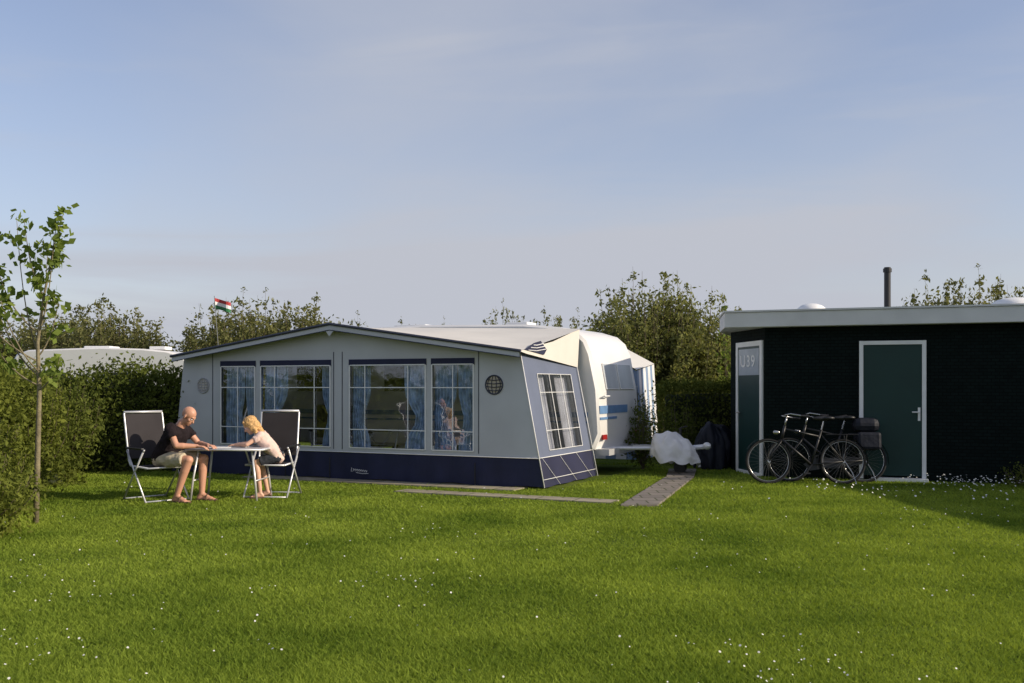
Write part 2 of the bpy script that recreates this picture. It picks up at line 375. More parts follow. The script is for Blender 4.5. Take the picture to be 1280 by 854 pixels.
# ------------------------------------------------------------------ awning
A=top('caravan_awning','large grey and navy fabric awning with gabled front and curtained windows','awning',AL,ARZ)
def ridge(x,h0=1.92,h1=2.36):
    return h0+(h1-h0)*(1-abs(x-3.11)/3.11)
def flare(x,z):
    e=0
    if x>5.6: e=(x-5.6)/.62*.35*(1-z/1.92)
    if x<.5: e=-(.5-x)/.5*.25*(1-z/1.92)
    return x+e
wins=[(.80,1.50),(1.62,2.97),(3.33,4.67),(4.78,5.47)]
WZ0,WZ1=.50,1.76
xs=sorted(set([0,.4,5.6,6.22,3.11]+[a for w_ in wins for a in w_]+[.2,5.9,6.05]))
zs=[.43,WZ0,1.1,WZ1,1.86]
mb=MB()
for i in range(len(xs)-1):
    x0,x1=xs[i],xs[i+1]
    for j in range(len(zs)):
        z0=zs[j]; za,zb=(zs[j+1],zs[j+1]) if j<len(zs)-1 else (ridge(x0),ridge(x1))
        xm=(x0+x1)/2; zm=(z0+za)/2
        if WZ0<zm<WZ1 and any(a<xm<b for a,b in wins): continue
        mb.quad((flare(x0,z0),0,z0),(flare(x1,z0),0,z0),(flare(x1,zb),0,zb),(flare(x0,za),0,za))
o=mb.obj('front_wall',M['fabric'],A)
for a,b in wins:
    mb=MB(); mb.box(((a+b)/2,-.008,1.80),(b-a+.03,.008,.10)); mb.obj('window_header',M['navy'],A)
def skirt_y(x): return -.02-.03*math.sin(x*7)*.5-.015*math.sin(x*17)
mb=MB(); n=130
for i in range(n):
    x0=-.25+6.83*i/n;x1=-.25+6.83*(i+1)/n
    zb0=.02+.018*math.sin(x0*5.2);zb1=.02+.018*math.sin(x1*5.2)
    def fx(x,z): return min(max(x,-.25*(1-z/1.92)),6.22+.35*(1-z/1.92))
    mb.quad((x0,skirt_y(x0),zb0),(x1,skirt_y(x1),zb1),(fx(x1,.43),-.003,.43),(fx(x0,.43),-.003,.43))
for i in range(30):
    v0=2.1*i/30;v1=2.1*(i+1)/30
    f=lambda z:6.22+.35*(1-z/1.92)
    mb.quad((f(0)+.02*math.sin(v0*9),v0,.02),(f(0)+.02*math.sin(v1*9),v1,.02),(f(.43),v1,.43),(f(.43),v0,.43))
mb.obj('skirt',M['navy'],A,smooth=True)
mb=MB()
mb.tube([(-.2,-.012,.43),(6.5,-.012,.43)],.007,6); mb.tube([(6.495,0,.43),(6.50,2.1,.43)],.007,6)
mb.tube([(6.57,.0,.13),(6.57,2.1,.13)],.005,6)
mb.tube([(6.585,-.01,.02),(6.215,-.01,1.92)],.008,6)
mb.tube([(6.60,2.08,.02),(6.27,2.02,1.76)],.008,6)
for v in(.1,.75,1.4): mb.tube([(6.5,v,.43),(6.595,v+.45,.03)],.004,4)
mb.obj('piping',M['white'],A,smooth=True)
for wi,(a,b) in enumerate(wins):
    mb=MB(); mb.quad((a,.012,WZ0),(b,.012,WZ0),(b,.012,WZ1),(a,.012,WZ1)); wo_=mb.obj('window',M['pane'],A)
    mb=MB(); big=b-a>1
    bars=[a+.28,b-.30] if big else [a+.35]
    for x in [a,b]: mb.box((x,-.012,(WZ0+WZ1)/2),(.018,.012,WZ1-WZ0))
    for x in bars: mb.box((x,-.012,(WZ0+WZ1)/2),(.013,.008,WZ1-WZ0-.03))
    for z in(1.42,.78): mb.box(((a+b)/2,-.014,z),(b-a-.024,.008,.014))
    for z in(WZ0,WZ1): mb.box(((a+b)/2,-.013,z),(b-a-.023,.009,.016))
    f_=mb.obj('window_bars',M['white'],wo_)
def curtain(x0,x1,y=.12,gather=1.0):
    mb=MB(); nx=44; nz_=10
    vs=[];fs=[]
    for j in range(nz_+1):
        z=.45+1.38*j/nz_; pinch=1-.45*gather*math.exp(-((z-.95)/.22)**2)
        for i in range(nx+1):
            t_=i/nx
            x=x0+(x1-x0)*t_*pinch
            vs.append((x,y+.025*math.sin(t_*nx*.9+.4*math.sin(z*5)),z))
    for j in range(nz_):
        for i in range(nx):
            k=j*(nx+1)+i; fs.append((k,k+1,k+nx+2,k+nx+1))
    mb.add(vs,fs); return mb.obj('curtain',M['curtain'],A,smooth=True)
curtain(.80,1.18,gather=.4); curtain(1.55,1.2,gather=.3); curtain(1.60,2.05); curtain(3.0,2.72)
curtain(3.30,3.62); curtain(4.70,4.22); curtain(4.76,5.12); curtain(5.50,5.14,gather=.6)
mb=MB(); vv=[0,.42,1.05,1.72,2.05]; zz=[.43,.52,1.1,1.62]
sf=lambda z:6.22+.35*(1-z/1.92)
for i in range(4):
    v0,v1=vv[i],vv[i+1]; tz=lambda v:1.92-.16*v/2.05
    for j in range(4):
        z0=zz[j]; za,zb=(zz[j+1],)*2 if j<3 else (tz(v0),tz(v1))
        if 1<=i<=2 and 1<=j<=2: continue
        mb.quad((sf(z0),v0,z0),(sf(z0),v1,z0),(sf(zb),v1,zb),(sf(za),v0,za))
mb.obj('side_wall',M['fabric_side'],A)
mb=MB(); mb.quad((sf(.52)-.01,.42,.52),(sf(.52)-.01,1.72,.52),(sf(1.62)-.01,1.72,1.62),(sf(1.62)-.01,.42,1.62)); sw=mb.obj('window',M['pane_side'],A)
mb=MB()
def sbar(v0,z0,v1,z1,r=.0055): mb.tube([(sf(z0)+.010,v0,z0),(sf(z1)+.010,v1,z1)],r,4)
for v in(.42,.85,1.3,1.72): sbar(v,.52,v,1.62)
for z in(.52,.8,1.35,1.62): sbar(.42,z,1.72,z)
mb.obj('window_bars',M['white'],sw)
def side_curtain(a,b,m):
    mb=MB()
    for i in range(30):
        v0=a+(b-a)*i/30;v1=a+(b-a)*(i+1)/30; q0=.02*math.sin(i*1.1);q1=.02*math.sin((i+1)*1.1)
        mb.quad((sf(.5)-.12+q0,v0,.5),(sf(.5)-.12+q1,v1,.5),(sf(1.65)-.12+q1,v1,1.65),(sf(1.65)-.12+q0,v0,1.65))
    mb.obj('curtain',m,A,smooth=True)
side_curtain(.40,.86,M['curtain_pale']); side_curtain(1.32,1.76,M['curtain_pale'])
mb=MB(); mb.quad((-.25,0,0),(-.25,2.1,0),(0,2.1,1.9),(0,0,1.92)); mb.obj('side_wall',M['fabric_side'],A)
mb=MB(); K=24
def rf(x): return 1.93+.45*(1-abs(x-3.11)/3.2)
def rb(x): return 2.36+.10*(1-abs(x-3.11)/3.2)
vs=[];fs=[]; NV=8
for j in range(NV+1):
    s_=j/NV
    for i in range(K+1):
        x=-.06+6.36*i/K; zf=rf(x); zb=rb(x); v=-.22+2.36*s_
        z=zf+(zb-zf)*s_ -.03*math.sin(s_*math.pi)*abs(math.sin((x)*1.45))
        vs.append((x,v,z))
for j in range(NV):
    for i in range(K):
        k=j*(K+1)+i; fs.append((k,k+1,k+K+2,k+K+1))
mb.add(vs,fs)
mb.add([(6.30,-.22,1.93),(6.30,.0,1.90),(6.28,2.03,1.74),(6.27,2.14,2.36),(6.285,1.0,2.11)],[(0,1,2,3,4)])
ro=mb.obj('roof',M['roof_fabric'],A,smooth=False)
mb=MB()
for x0,x1 in((-.06,3.11),(3.11,6.30)):
    za,zb=rf(x0),rf(x1)
    mb.quad((x0,-.223,za-.085),(x1,-.223,zb-.085),(x1,-.223,zb-.005),(x0,-.223,za-.005))
mb.add([(3.02,-.226,2.30),(3.11,-.226,2.20),(3.20,-.226,2.30),(3.11,-.226,2.37)],[(0,1,2,3)])
mb.obj('valance',M['fabric'],A)
mb=MB(); mb.tube([(-.08,-.228,rf(-.06)+.0),(3.11,-.228,rf(3.11)+.01),(6.32,-.228,rf(6.30))],.024,6)
mb.tube([(-.08,-.226,rf(-.06)-.09),(3.11,-.226,rf(3.11)-.085),(6.32,-.226,rf(6.30)-.09)],.008,6)
mb.quad((-.06,-.21,rf(0)-.03),(3.11,-.21,rf(3.11)-.03),(3.11,-.01,rf(3.11)-.0),(-.06,-.01,rf(0)-.02))
mb.quad((3.11,-.21,rf(3.11)-.03),(6.3,-.21,rf(6.3)-.03),(6.3,-.01,rf(6.3)-.02),(3.11,-.01,rf(3.11)-.0))
mb.obj('binding_and_shade',M['binding_and_shade'],A)  # dark edge line and underside: the overhang's shade put into the colour
for x in(0.05,3.11,5.50): one('pole',M['alu'],A,lambda m:m.tube([(x,.05,0),(x,.05,ridge(x)-.03)],.014,8),True)
one('pole',M['alu'],A,lambda m:m.tube([(6.1,.08,0),(6.1,.08,1.88)],.014,8),True)
for x in(3.03,3.19,5.55,.62): one('zip',M['binding_and_shade'],A,lambda m:m.box((x,-.004,1.22),(.010,.006,1.5)))
for x in(2.15,3.0,5.52): one('storm_strap',M['black'],A,lambda m:m.tube([(x,-.06,.0),(x,-.06,.34)],.008,6))
def globe(u,z,r,m):
    mb=MB()
    vs=[(u,-.005,z)]+[(u+r*.98*math.cos(k*math.pi/14),-.005,z+r*.98*math.sin(k*math.pi/14)) for k in range(28)]
    mb.add(vs,[(0,1+i,1+(i+1)%28) for i in range(28)],1)
    mb.tube([(u+r*math.cos(k*math.pi/14),-.009,z+r*math.sin(k*math.pi/14)) for k in range(28)],.010,6,0,True)
    for s_ in(-.75,-.28,.28,.75):
        mb.tube([(u+r*s_*math.cos(a),-.010,z+r*math.sin(a)) for a in[(-80+20*q)*math.pi/180 for q in range(9)]],.006,4)
    for s_ in(-.55,-.18,.18,.55):
        hw=r*math.sqrt(1-s_*s_); mb.tube([(u-hw,-.012,z+r*s_),(u,-.012,z+r*s_-.012),(u+hw,-.012,z+r*s_)],.006,4)
    return mb.obj('emblem',m,A)
e=globe(5.80,1.46,.135,[M['binding_and_shade'],mat('emblem_cream',(0.46,0.40,0.31),.8)])
e['label']='round black and cream globe emblem'
globe(.42,1.45,.12,[mat('emblem_grey',(.38,.38,.40),.8),mat('emblem_pale',(.50,.47,.43),.8)])
mb=MB()
def rp(v,z): return (6.308,v,z)
mb.add([rp(-.08,1.955),rp(.62,1.90),rp(.72,1.98),rp(.50,2.10),rp(.25,2.06)],[(0,1,2,3,4)],0)
for i in range(3):
    z=1.95+i*.04; mb.tube([(6.313,.05+i*.09,z+.0),(6.313,.35,z+.0),(6.313,.68-.04*i,z+.035)],.006,4,1)
mb.obj('roof_emblem',[M['navy'],M['white']],A)
mb=MB(); p=[]
for i in range(60):
    t_=i/59; p.append((3.42+.26*t_+.008*math.sin(t_*44),-.055,.165+.016*math.sin(t_*44+1)-.02*t_))
mb.tube(p,.0035,4); mb.tube([(3.40,-.055,.20),(3.39,-.055,.14),(3.42,-.055,.145)],.004,4); mb.tube([(3.48,-.055,.125),(3.6,-.055,.112),(3.70,-.055,.118)],.0035,4)
mb.obj('lettering',M['white'],A)
mb=MB(); mb.box((3.15,1.05,.012),(6.3,2.05,.02)); mb.obj('groundsheet',M['interior'],A)

def chair(label,loc,rz,rec=.14,group='folding camping chairs with dark mesh backs'):
    e=top('camping_chair',label,'chair',loc,rz,group)
    mb=MB()
    bx0,bx1=-.25,-.25-rec
    for s_ in(-1,1):
        y=.255*s_
        mb.tube([(.27,y,.43),(-.2,y,.44),(bx0,y,.5),(bx1,y,1.09),(bx1-.004,y-.012*s_,1.11)],.013,8)
        y2=.285*s_
        mb.tube([(.27,y2,.012),(-.24,y2,.63)],.012,8); mb.tube([(-.34,y2,.012),(.20,y2,.63)],.012,8)
        mb.tube([(.20,y2,.63),(.23,y2,.655)],.011,8)
    mb.tube([(bx1,-.255,1.11),(bx1,.255,1.11)],.016,8); mb.tube([(.27,-.255,.43),(.275,.255,.43)],.011,8)
    mb.tube([(.26,-.285,.02),(.26,.285,.02)],.010,8); mb.tube([(-.33,-.285,.02),(-.33,.285,.02)],.010,8)
    mb.obj('frame',M['alu'],e,smooth=True)
    mb=MB(); mb.box((bx0-rec/2+.003,0,.805),(.012,.484,math.hypot(.56,rec)),Matrix.Rotation(-math.atan2(rec,.59),3,'Y'))
    mb.obj('backrest',M['mesh'],e)
    mb=MB(); mb.box((.02,0,.430),(.48,.49,.012)); mb.obj('seat',M['mesh'],e,bevel=.004)
    for s_ in(-1,1):
        mb=MB(); mb.box((-.02,.29*s_,.665),(.44,.045,.025)); mb.obj('armrest',M['black'],e,bevel=.008)
    return e
def table(label,loc,rz,w_,d_,h_,mt,nm='camping_table'):
    e=top(nm,label,'table',loc,rz)
    mb=MB(); mb.box((0,0,h_-.012),(w_,d_,.024)); mb.obj('tabletop',mt,e,bevel=.008)
    mb=MB()
    for a,b in(((-w_/2,-d_/2),(w_/2,-d_/2)),((w_/2,-d_/2),(w_/2,d_/2)),((w_/2,d_/2),(-w_/2,d_/2)),((-w_/2,d_/2),(-w_/2,-d_/2))):
        mb.tube([(a[0],a[1],h_-.012),(b[0],b[1],h_-.012)],.015,6)
    mb.obj('rim',M['alu'],e,smooth=True)
    for sx in(-1,1):
        for sy in(-1,1):
            mb=MB(); mb.tube([(sx*(w_/2-.14),sy*(d_/2-.06),h_-.03),(sx*(w_/2-.09),sy*(d_/2-.02),.3),(sx*(w_/2-.06),sy*(d_/2-.0),.01)],.014,8)
            mb.obj('leg',M['alu'],e,smooth=True)
    for sx in(-1,1): one('crossbar',M['alu'],e,lambda m:m.tube([(sx*(w_/2-.085),-(d_/2-.015),.26),(sx*(w_/2-.085),(d_/2-.015),.26)],.009,6),True)
    return e
tp=aw(4.1,1.1); table('white dining table standing inside the awning',(tp.x,tp.y,.024),ARZ,1.1,.7,.72,M['white'],'dining_table')
for (u,v,a) in((3.0,1.1,0),(2.0,1.3,-60)):
    p_=aw(u,v); chair('folding chair with dark mesh inside the awning',(p_.x,p_.y,.024),ARZ+rad(a))
# ------------------------------------------------------------------ caravan
def caravan(label,loc,rz,Lc,zs=1.0,Wd=2.2):
    C=top('caravan',label,'caravan',loc,rz); C.scale=(1,Wd/2.2,zs)
    prof=[(.25,.40),(.0,.62),(.02,1.3),(.12,2.0),(.30,2.33),(.6,2.44),(Lc/2,2.50),(Lc-1.3,2.46),(Lc-.7,2.40),(Lc-.40,2.31),(Lc-.25,2.18),(Lc-.16,1.98),(Lc-.04,1.35),(Lc,.65),(Lc-.1,.42)]
    mb=MB(); n=len(prof)
    ys=[0,.05,2.15,2.2]; vs=[]
    for yi,y in enumerate(ys):
        ins=.035 if yi in(0,3) else 0
        for x,z in prof:
            vs.append((x-ins*(1 if x>Lc/2 else -1),y,z-ins*(1 if z>1.4 else -1)))
    mb.add(vs,[tuple(range(n-1,-1,-1)),tuple(3*n+k for k in range(n))]+[(j*n+k,j*n+(k+1)%n,(j+1)*n+(k+1)%n,(j+1)*n+k) for j in range(3) for k in range(n)])
    o=mb.obj('body',M['caravan'],C)
    for p_ in o.data.polygons: p_.use_smooth=(len(p_.vertices)==4)
    es=o.modifiers.new('e','EDGE_SPLIT'); es.split_angle=rad(32)
    sl_=.12/.63; R=Matrix.Rotation(-math.atan(sl_),3,'Y')
    def endwin(y0,y1,zc,hh):
        mb=MB(); xx=Lc-.04-(zc-1.35)*sl_
        mb.box((xx+.010,(y0+y1)/2,zc),(.03,y1-y0,hh),R); wn=mb.obj('window',M['window_pale'],C,bevel=.01)
        mb=MB(); cs=[(y0,-hh/2),(y1,-hh/2),(y1,hh/2),(y0,hh/2)]
        mb.tube([Vector((xx+.016,0,zc))+R@Vector((0,0,q))+Vector((0,y,0)) for y,q in cs],.011,6,0,True); mb.obj('window_frame',M['white'],wn)
    endwin(.45,1.10,1.60,.42); endwin(1.20,1.95,1.60,.42)
    for z,h_ in((1.06,.13),(.92,.04)):
        one('stripe',M['stripe'],C,lambda m:m.box((Lc-.016-(z-.98)*.05,.48+.3*(z>1),z),(.02,.86+.6*(z>1),h_)))
    for z,h_ in((.98,.08),(.86,.03)): one('stripe',M['stripe'],C,lambda m:m.box((Lc/2,-.002,z),(Lc-.4,.008,h_)))
    for xw in(.7,2.6,4.7):
        if xw<Lc-1:
            mb=MB(); mb.box((xw+.45,-.008,1.6),(.95,.03,.5)); mb.obj('window',M['window_dark'],C,bevel=.01)
    mb=MB(); mb.box((Lc*.72,1.1,2.515),(.42,.42,.09)); mb.obj('roof_vent',M['white'],C,bevel=.02)
    mb=MB(); mb.box((Lc*.38,1.3,2.53),(.7,.55,.10)); mb.obj('roof_hatch',M['white'],C,bevel=.03)
    for y in(.16,2.04):
        w_=MB(); w_.tube([(Lc*.45,y-.09,.32),(Lc*.45,y-.06,.32),(Lc*.45,y+.06,.32),(Lc*.45,y+.09,.32)],[.27,.31,.31,.27],24); wh=w_.obj('wheel',M['rubber'],C,smooth=False)
        w_=MB(); w_.tube([(Lc*.45,y-.10,.32),(Lc*.45,y+.10,.32)],.17,20); w_.obj('rim',M['alu'],wh)
    mb=MB(); mb.box((Lc+.0,1.1,.38),(.25,2.0,.10)); 
    mb.tube([(Lc-.2,.55,.42),(Lc+1.15,1.08,.42)],.03,8); mb.tube([(Lc-.2,1.65,.42),(Lc+1.15,1.12,.42)],.03,8)
    mb.tube([(Lc+1.1,1.1,.42),(Lc+1.45,1.1,.46)],.04,8); mb.ell((Lc+1.47,1.1,.47),(.07,.06,.06))
    mb.box((Lc+.5,1.1,.44),(.5,.25,.03))
    mb.obj('drawbar',M['alu'],C)
    mb=MB(); mb.tube([(Lc+1.0,1.2,.15),(Lc+1.0,1.2,.75)],.025,8); mb.tube([(Lc+1.0,1.15,.1),(Lc+1.0,1.25,.1)],.1,14); mb.tube([(Lc+1.0,1.2,.75),(Lc+1.12,1.2,.78)],.012,6)
    mb.obj('jockey_wheel',M['black'],C)
    for y in(.2,2.0): one('lamp',M['lamp_red'],C,lambda m:m.box((Lc+.012,y,.62),(.03,.2,.08)))
    one('grab_handle',M['white'],C,lambda m:m.tube([(Lc-.03,.1,1.25),(Lc+.05,.1,1.28),(Lc+.05,.35,1.28),(Lc-.03,.35,1.25)],.012,6))
    return C
cp=aw(0.0,2.17); caravan('cream white caravan with blue stripes joined to the grey awning',(cp.x,cp.y,0),ARZ,6.60,1.0,2.05)
def lumpy(name,label,cat,loc,r,seed,m,ztop=0.8,z0=.18,fold=.12,slope=0.0):
    mb=MB(); vs=[];fs=[];n=72;k=26
    for j in range(k+1):
        t=j/k
        for i in range(n):
            a=2*math.pi*i/n
            rr=(math.sin(min(1,t*1.15)*math.pi/2)**.75)
            q=1+fold*noise.noise(Vector((math.cos(a)*2.2,math.sin(a)*2.2,t*2+seed)))*2+.07*t*t*math.sin(a*8+seed+2*t)+.06*noise.noise(Vector((math.cos(a)*5,math.sin(a)*5,t*7+seed)))
            zz0=z0+.10*noise.noise(Vector((math.cos(a)*2,math.sin(a)*2,seed+9)))
            z=ztop-(ztop-zz0)*(t**1.4)+.06*noise.noise(Vector((rr*math.cos(a)*3,rr*math.sin(a)*3,t*2+seed)))
            x=r[0]*rr*q*math.cos(a); z-=slope*(x/r[0])*(1-t*.5)
            vs.append((x,r[1]*rr*q*math.sin(a),max(z,.01)))
    for j in range(k):
        for i in range(n): fs.append((j*n+i,(j+1)*n+i,(j+1)*n+(i+1)%n,j*n+(i+1)%n))
    fs.append(tuple(range(n))); mb.add(vs,fs)
    o=mb.obj(name,m,None,smooth=True); o.location=loc; tag(o,label,cat); return o
hp=aw(7.6,3.15); lumpy('hitch_cover','crumpled white plastic cover draped over the caravan hitch','cover',(hp.x-.06,hp.y-.1,0),(.40,.30),3.3,M['cover'],.68,.22,.09,.15)
lumpy('barbecue_cover','dark cover over a barbecue beside the hut','cover',(3.45,17.3,0),(.28,.28),8.1,M['cover_blue'],.80,.02,.10,.05)
lumpy('storage_cover','dark cover over stored chairs beside the hedge','cover',(3.75,18.0,0),(.4,.35),5.1,M['cover_blue'],.75,.02,.1)

B=top('striped_awning','white roofed blue and white striped awning of the neighbouring pitch','awning',(1.42,19.9,0),ARZ+rad(2))
xpk=.35; D_=1.35
def bh(x): return (1.82+.34*(x+4)/(xpk+4)) if x<xpk else (2.16-.42*(x-xpk)/(1.1-xpk))
mb=MB(); n=24
mb.add([(-4,-.05,1.83),(xpk,-.05,2.18),(1.12,-.05,1.76),(-4,D_,2.2),(xpk,D_,2.30),(1.1,D_,1.90)],[(0,1,4,3),(1,2,5,4)]); mb.obj('roof',M['caravan'],B)
mb=MB()
for i in range(n):
    x0=-4+5.1*i/n;x1=-4+5.1*(i+1)/n
    mb.quad((x0,.03,0),(x1,.03,0),(x1,.03,bh(x1)-.01),(x0,.03,bh(x0)-.01),i%2)
for i in range(8):
    v0=.03+(D_-.03)*i/8; v1=.03+(D_-.03)*(i+1)/8; zt0=1.74+.15*i/8; zt1=1.74+.15*(i+1)/8
    mb.quad((1.2,v0,0),(1.2,v1,0),(1.09,v1,zt1),(1.09,v0,zt0),(i+1)%2)
for i,(a,b) in enumerate(((-.55,-.1),(.18,.55))): mb.quad((a,.01,.9),(b,.01,.9),(b,.01,1.6),(a,.01,1.6),2)
mb.obj('wall',[mat('awn_white',(.68,.68,.70),.8),mat('awn_grey',(.20,.28,.42),.8),mat('awn_blue',(.10,.15,.26),.6)],B)
caravan('white caravan parked behind the striped awning',(-2.9,25.2,0),ARZ,5.0)
caravan('old white touring caravan parked behind the hedge',(-12.4,24.3,0),rad(-4),4.8,.95)
caravan('cream caravan partly hidden behind the hedge',(-19.6,25.0,0),rad(0),5.6,.95)

# ------------------------------------------------------------------ hut
HA=Vector((4.0,15.75,0)); HRZ=math.atan2(-1.25,3.45)
H=top('hut','dark green cladded hut with flat white edged roof and two doors','hut',HA,HRZ)
Hl=5.6
bw=Vector((3.78,17.2,0))-HA; cB,sB=math.cos(-HRZ),math.sin(-HRZ)
Bx,By=bw.x*cB-bw.y*sB, bw.x*sB+bw.y*cB
mb=MB(); foot=[(0,0),(Hl,0),(Hl,3.2),(Bx+.2,3.2),(Bx,By)]
n=len(foot); mb.add([(x,y,0) for x,y in foot]+[(x,y,2.38) for x,y in foot],[(i,(i+1)%n,(i+1)%n+n,i+n) for i in range(n)]+[tuple(range(n,2*n))])
mb.obj('wall',M['shingle'],H)
def prism(poly,z0,z1):
    m=MB(); k=len(poly)
    m.add([(x,y,z0) for x,y in poly]+[(x,y,z1) for x,y in poly],[tuple(range(k-1,-1,-1)),tuple(range(k,2*k))]+[(i,(i+1)%k,(i+1)%k+k,i+k) for i in range(k)]); return m
rp_=[(-.60,-.22),(Hl+.3,-.22),(Hl+.3,3.5),(-.88,3.5),(-.88,1.2)]
hr=prism(rp_,2.365,2.60).obj('roof',M['fascia'],H,bevel=.01)
rp2=[(-.62,-.24),(Hl+.32,-.24),(Hl+.32,3.52),(-.90,3.52),(-.90,1.2)]
prism(rp2,2.603,2.63).obj('roof_edge',M['fascia'],hr)
mb=MB(); mb.tube([(1.83,1.2,2.6),(1.83,1.2,3.38)],.052,16); mb.tube([(1.83,1.2,3.30),(1.83,1.2,3.36)],.068,16); mb.tube([(1.83,1.2,2.62),(1.83,1.2,2.72)],.10,16); mb.obj('chimney',M['black'],hr)
for x,y,r in((.65,1.0,.24),(3.65,.9,.33),(4.15,1.3,.3)):
    mb=MB(); mb.ell((x,y,2.68),(r,r,.13)); mb.tube([(x,y,2.62),(x,y,2.70)],r*1.05,20); mb.obj('skylight',M['white'],hr,smooth=True)
d0,d1=1.41,2.36; zt=2.13
def door_frame(mb,x0,x1,z0,z1,y=-.02,wd=.06,th=.05):
    mb.box((x0+wd/2,y,(z0+z1)/2),(wd,th,z1-z0)); mb.box((x1-wd/2,y,(z0+z1)/2),(wd,th,z1-z0)); mb.box(((x0+x1)/2,y,z1-wd/2),(x1-x0-2*wd,th-.004,wd))
mb=MB(); mb.box(((d0+d1)/2,-.012,(zt+.05)/2),(d1-d0-.12,.024,zt-.12)); dr=mb.obj('door',M['hutdoor'],H)
mb=MB(); door_frame(mb,d0,d1,.03,zt); mb.box(((d0+d1)/2+.1,-.07,.03),(d1-d0-.15,.18,.05)); mb.obj('door_frame',M['white'],dr,bevel=.004)
mb=MB(); mb.box((d1-.10,-.032,1.02),(.035,.012,.2)); mb.tube([(d1-.10,-.035,1.05),(d1-.10,-.07,1.05),(d1-.20,-.07,1.05)],.01,8); mb.obj('handle',M['white'],dr)
fdir=Vector((Bx,By,0)).normalized(); nrm=Vector((-fdir.y,fdir.x,0))
if nrm.x>0:nrm=-nrm
def fp(s,z,o): return Vector((0,0,z))+fdir*s+nrm*o
def fbox(mb,s0,s1,z0,z1,o0,o1,mi=0):
    vs=[fp(s,z,o) for z in(z0,z1) for o in(o0,o1) for s in(s0,s1)]
    mb.add(vs,[(0,2,3,1),(4,5,7,6),(0,1,5,4),(2,6,7,3),(0,4,6,2),(1,3,7,5)],mi)
s0,s1=.06,1.16
mb=MB(); fbox(mb,s0+.07,s1-.07,.05,2.1,.0,.02); dr2=mb.obj('door',M['hutdoor'],H); 
mb=MB(); fbox(mb,s0,s0+.09,.02,2.17,.0,.03); fbox(mb,s1-.09,s1,.02,2.17,.0,.03); fbox(mb,s0+.09,s1-.09,2.09,2.17,.0,.028); fbox(mb,s0+.09,s1-.09,.0,.05,.0,.06); mb.obj('door_frame',M['white'],dr2)
mb=MB(); fbox(mb,s0+.12,s1-.12,1.62,2.05,.02,.026); pn=mb.obj('door_window',mat('door_window_frosted',(.34,.39,.45),.3,.1),dr2)
cu=bpy.data.curves.new('t','FONT'); cu.body='U39'; cu.size=.27; cu.extrude=.002; cu.align_x='CENTER'; cu.align_y='CENTER'; cu.offset=.003; cu.space_character=1.12
to=bpy.data.objects.new('t',cu); COL.objects.link(to); bpy.context.view_layer.update()
tm=bpy.data.meshes.new_from_object(to.evaluated_get(bpy.context.evaluated_depsgraph_get())); bpy.data.objects.remove(to)
ax=-fdir
Mx=Matrix(((ax.x,0,nrm.x,0),(ax.y,0,nrm.y,0),(ax.z,1,nrm.z,0),(0,0,0,1)))
ctr=fp((s0+s1)/2+.03,1.84,.030); tm.transform(Matrix.Translation(ctr)@Mx@Matrix.Diagonal((1.28,1,1,1))); tm.materials.clear(); tm.materials.append(M['white'])
tx=bpy.data.objects.new('house_number',tm); COL.objects.link(tx); tx.parent=dr2; 
mb=MB(); mb.tube([fp(s1-.15,1.0,.02),fp(s1-.15,1.0,.07),fp(s1-.27,1.0,.07)],.01,8); mb.obj('handle',M['chrome'],dr2)

H2=top('hut','unseen dark green hut with flat white edged roof, placed for its shadow','hut',(10.85,7.8,0),rad(4))  # unseen hut, placed for the shadow it casts across the lawn
mb=MB(); mb.box((2.0,2.5,1.2),(4,4.6,2.4)); mb.obj('wall',M['shingle'],H2)
mb=MB(); mb.box((2.0,2.5,2.52),(4.5,5.1,.25)); r2=mb.obj('roof',M['fascia'],H2,bevel=.01)
mb=MB(); mb.box((-.02,1.4,1.05),(.04,.9,2.1)); dd=mb.obj('door',M['hutdoor'],H2)
mb=MB(); mb.box((-.03,.92,1.06),(.06,.06,2.12)); mb.box((-.03,1.88,1.06),(.06,.06,2.12)); mb.box((-.03,1.4,2.15),(.06,1.02,.06)); mb.obj('door_frame',M['white'],dd)

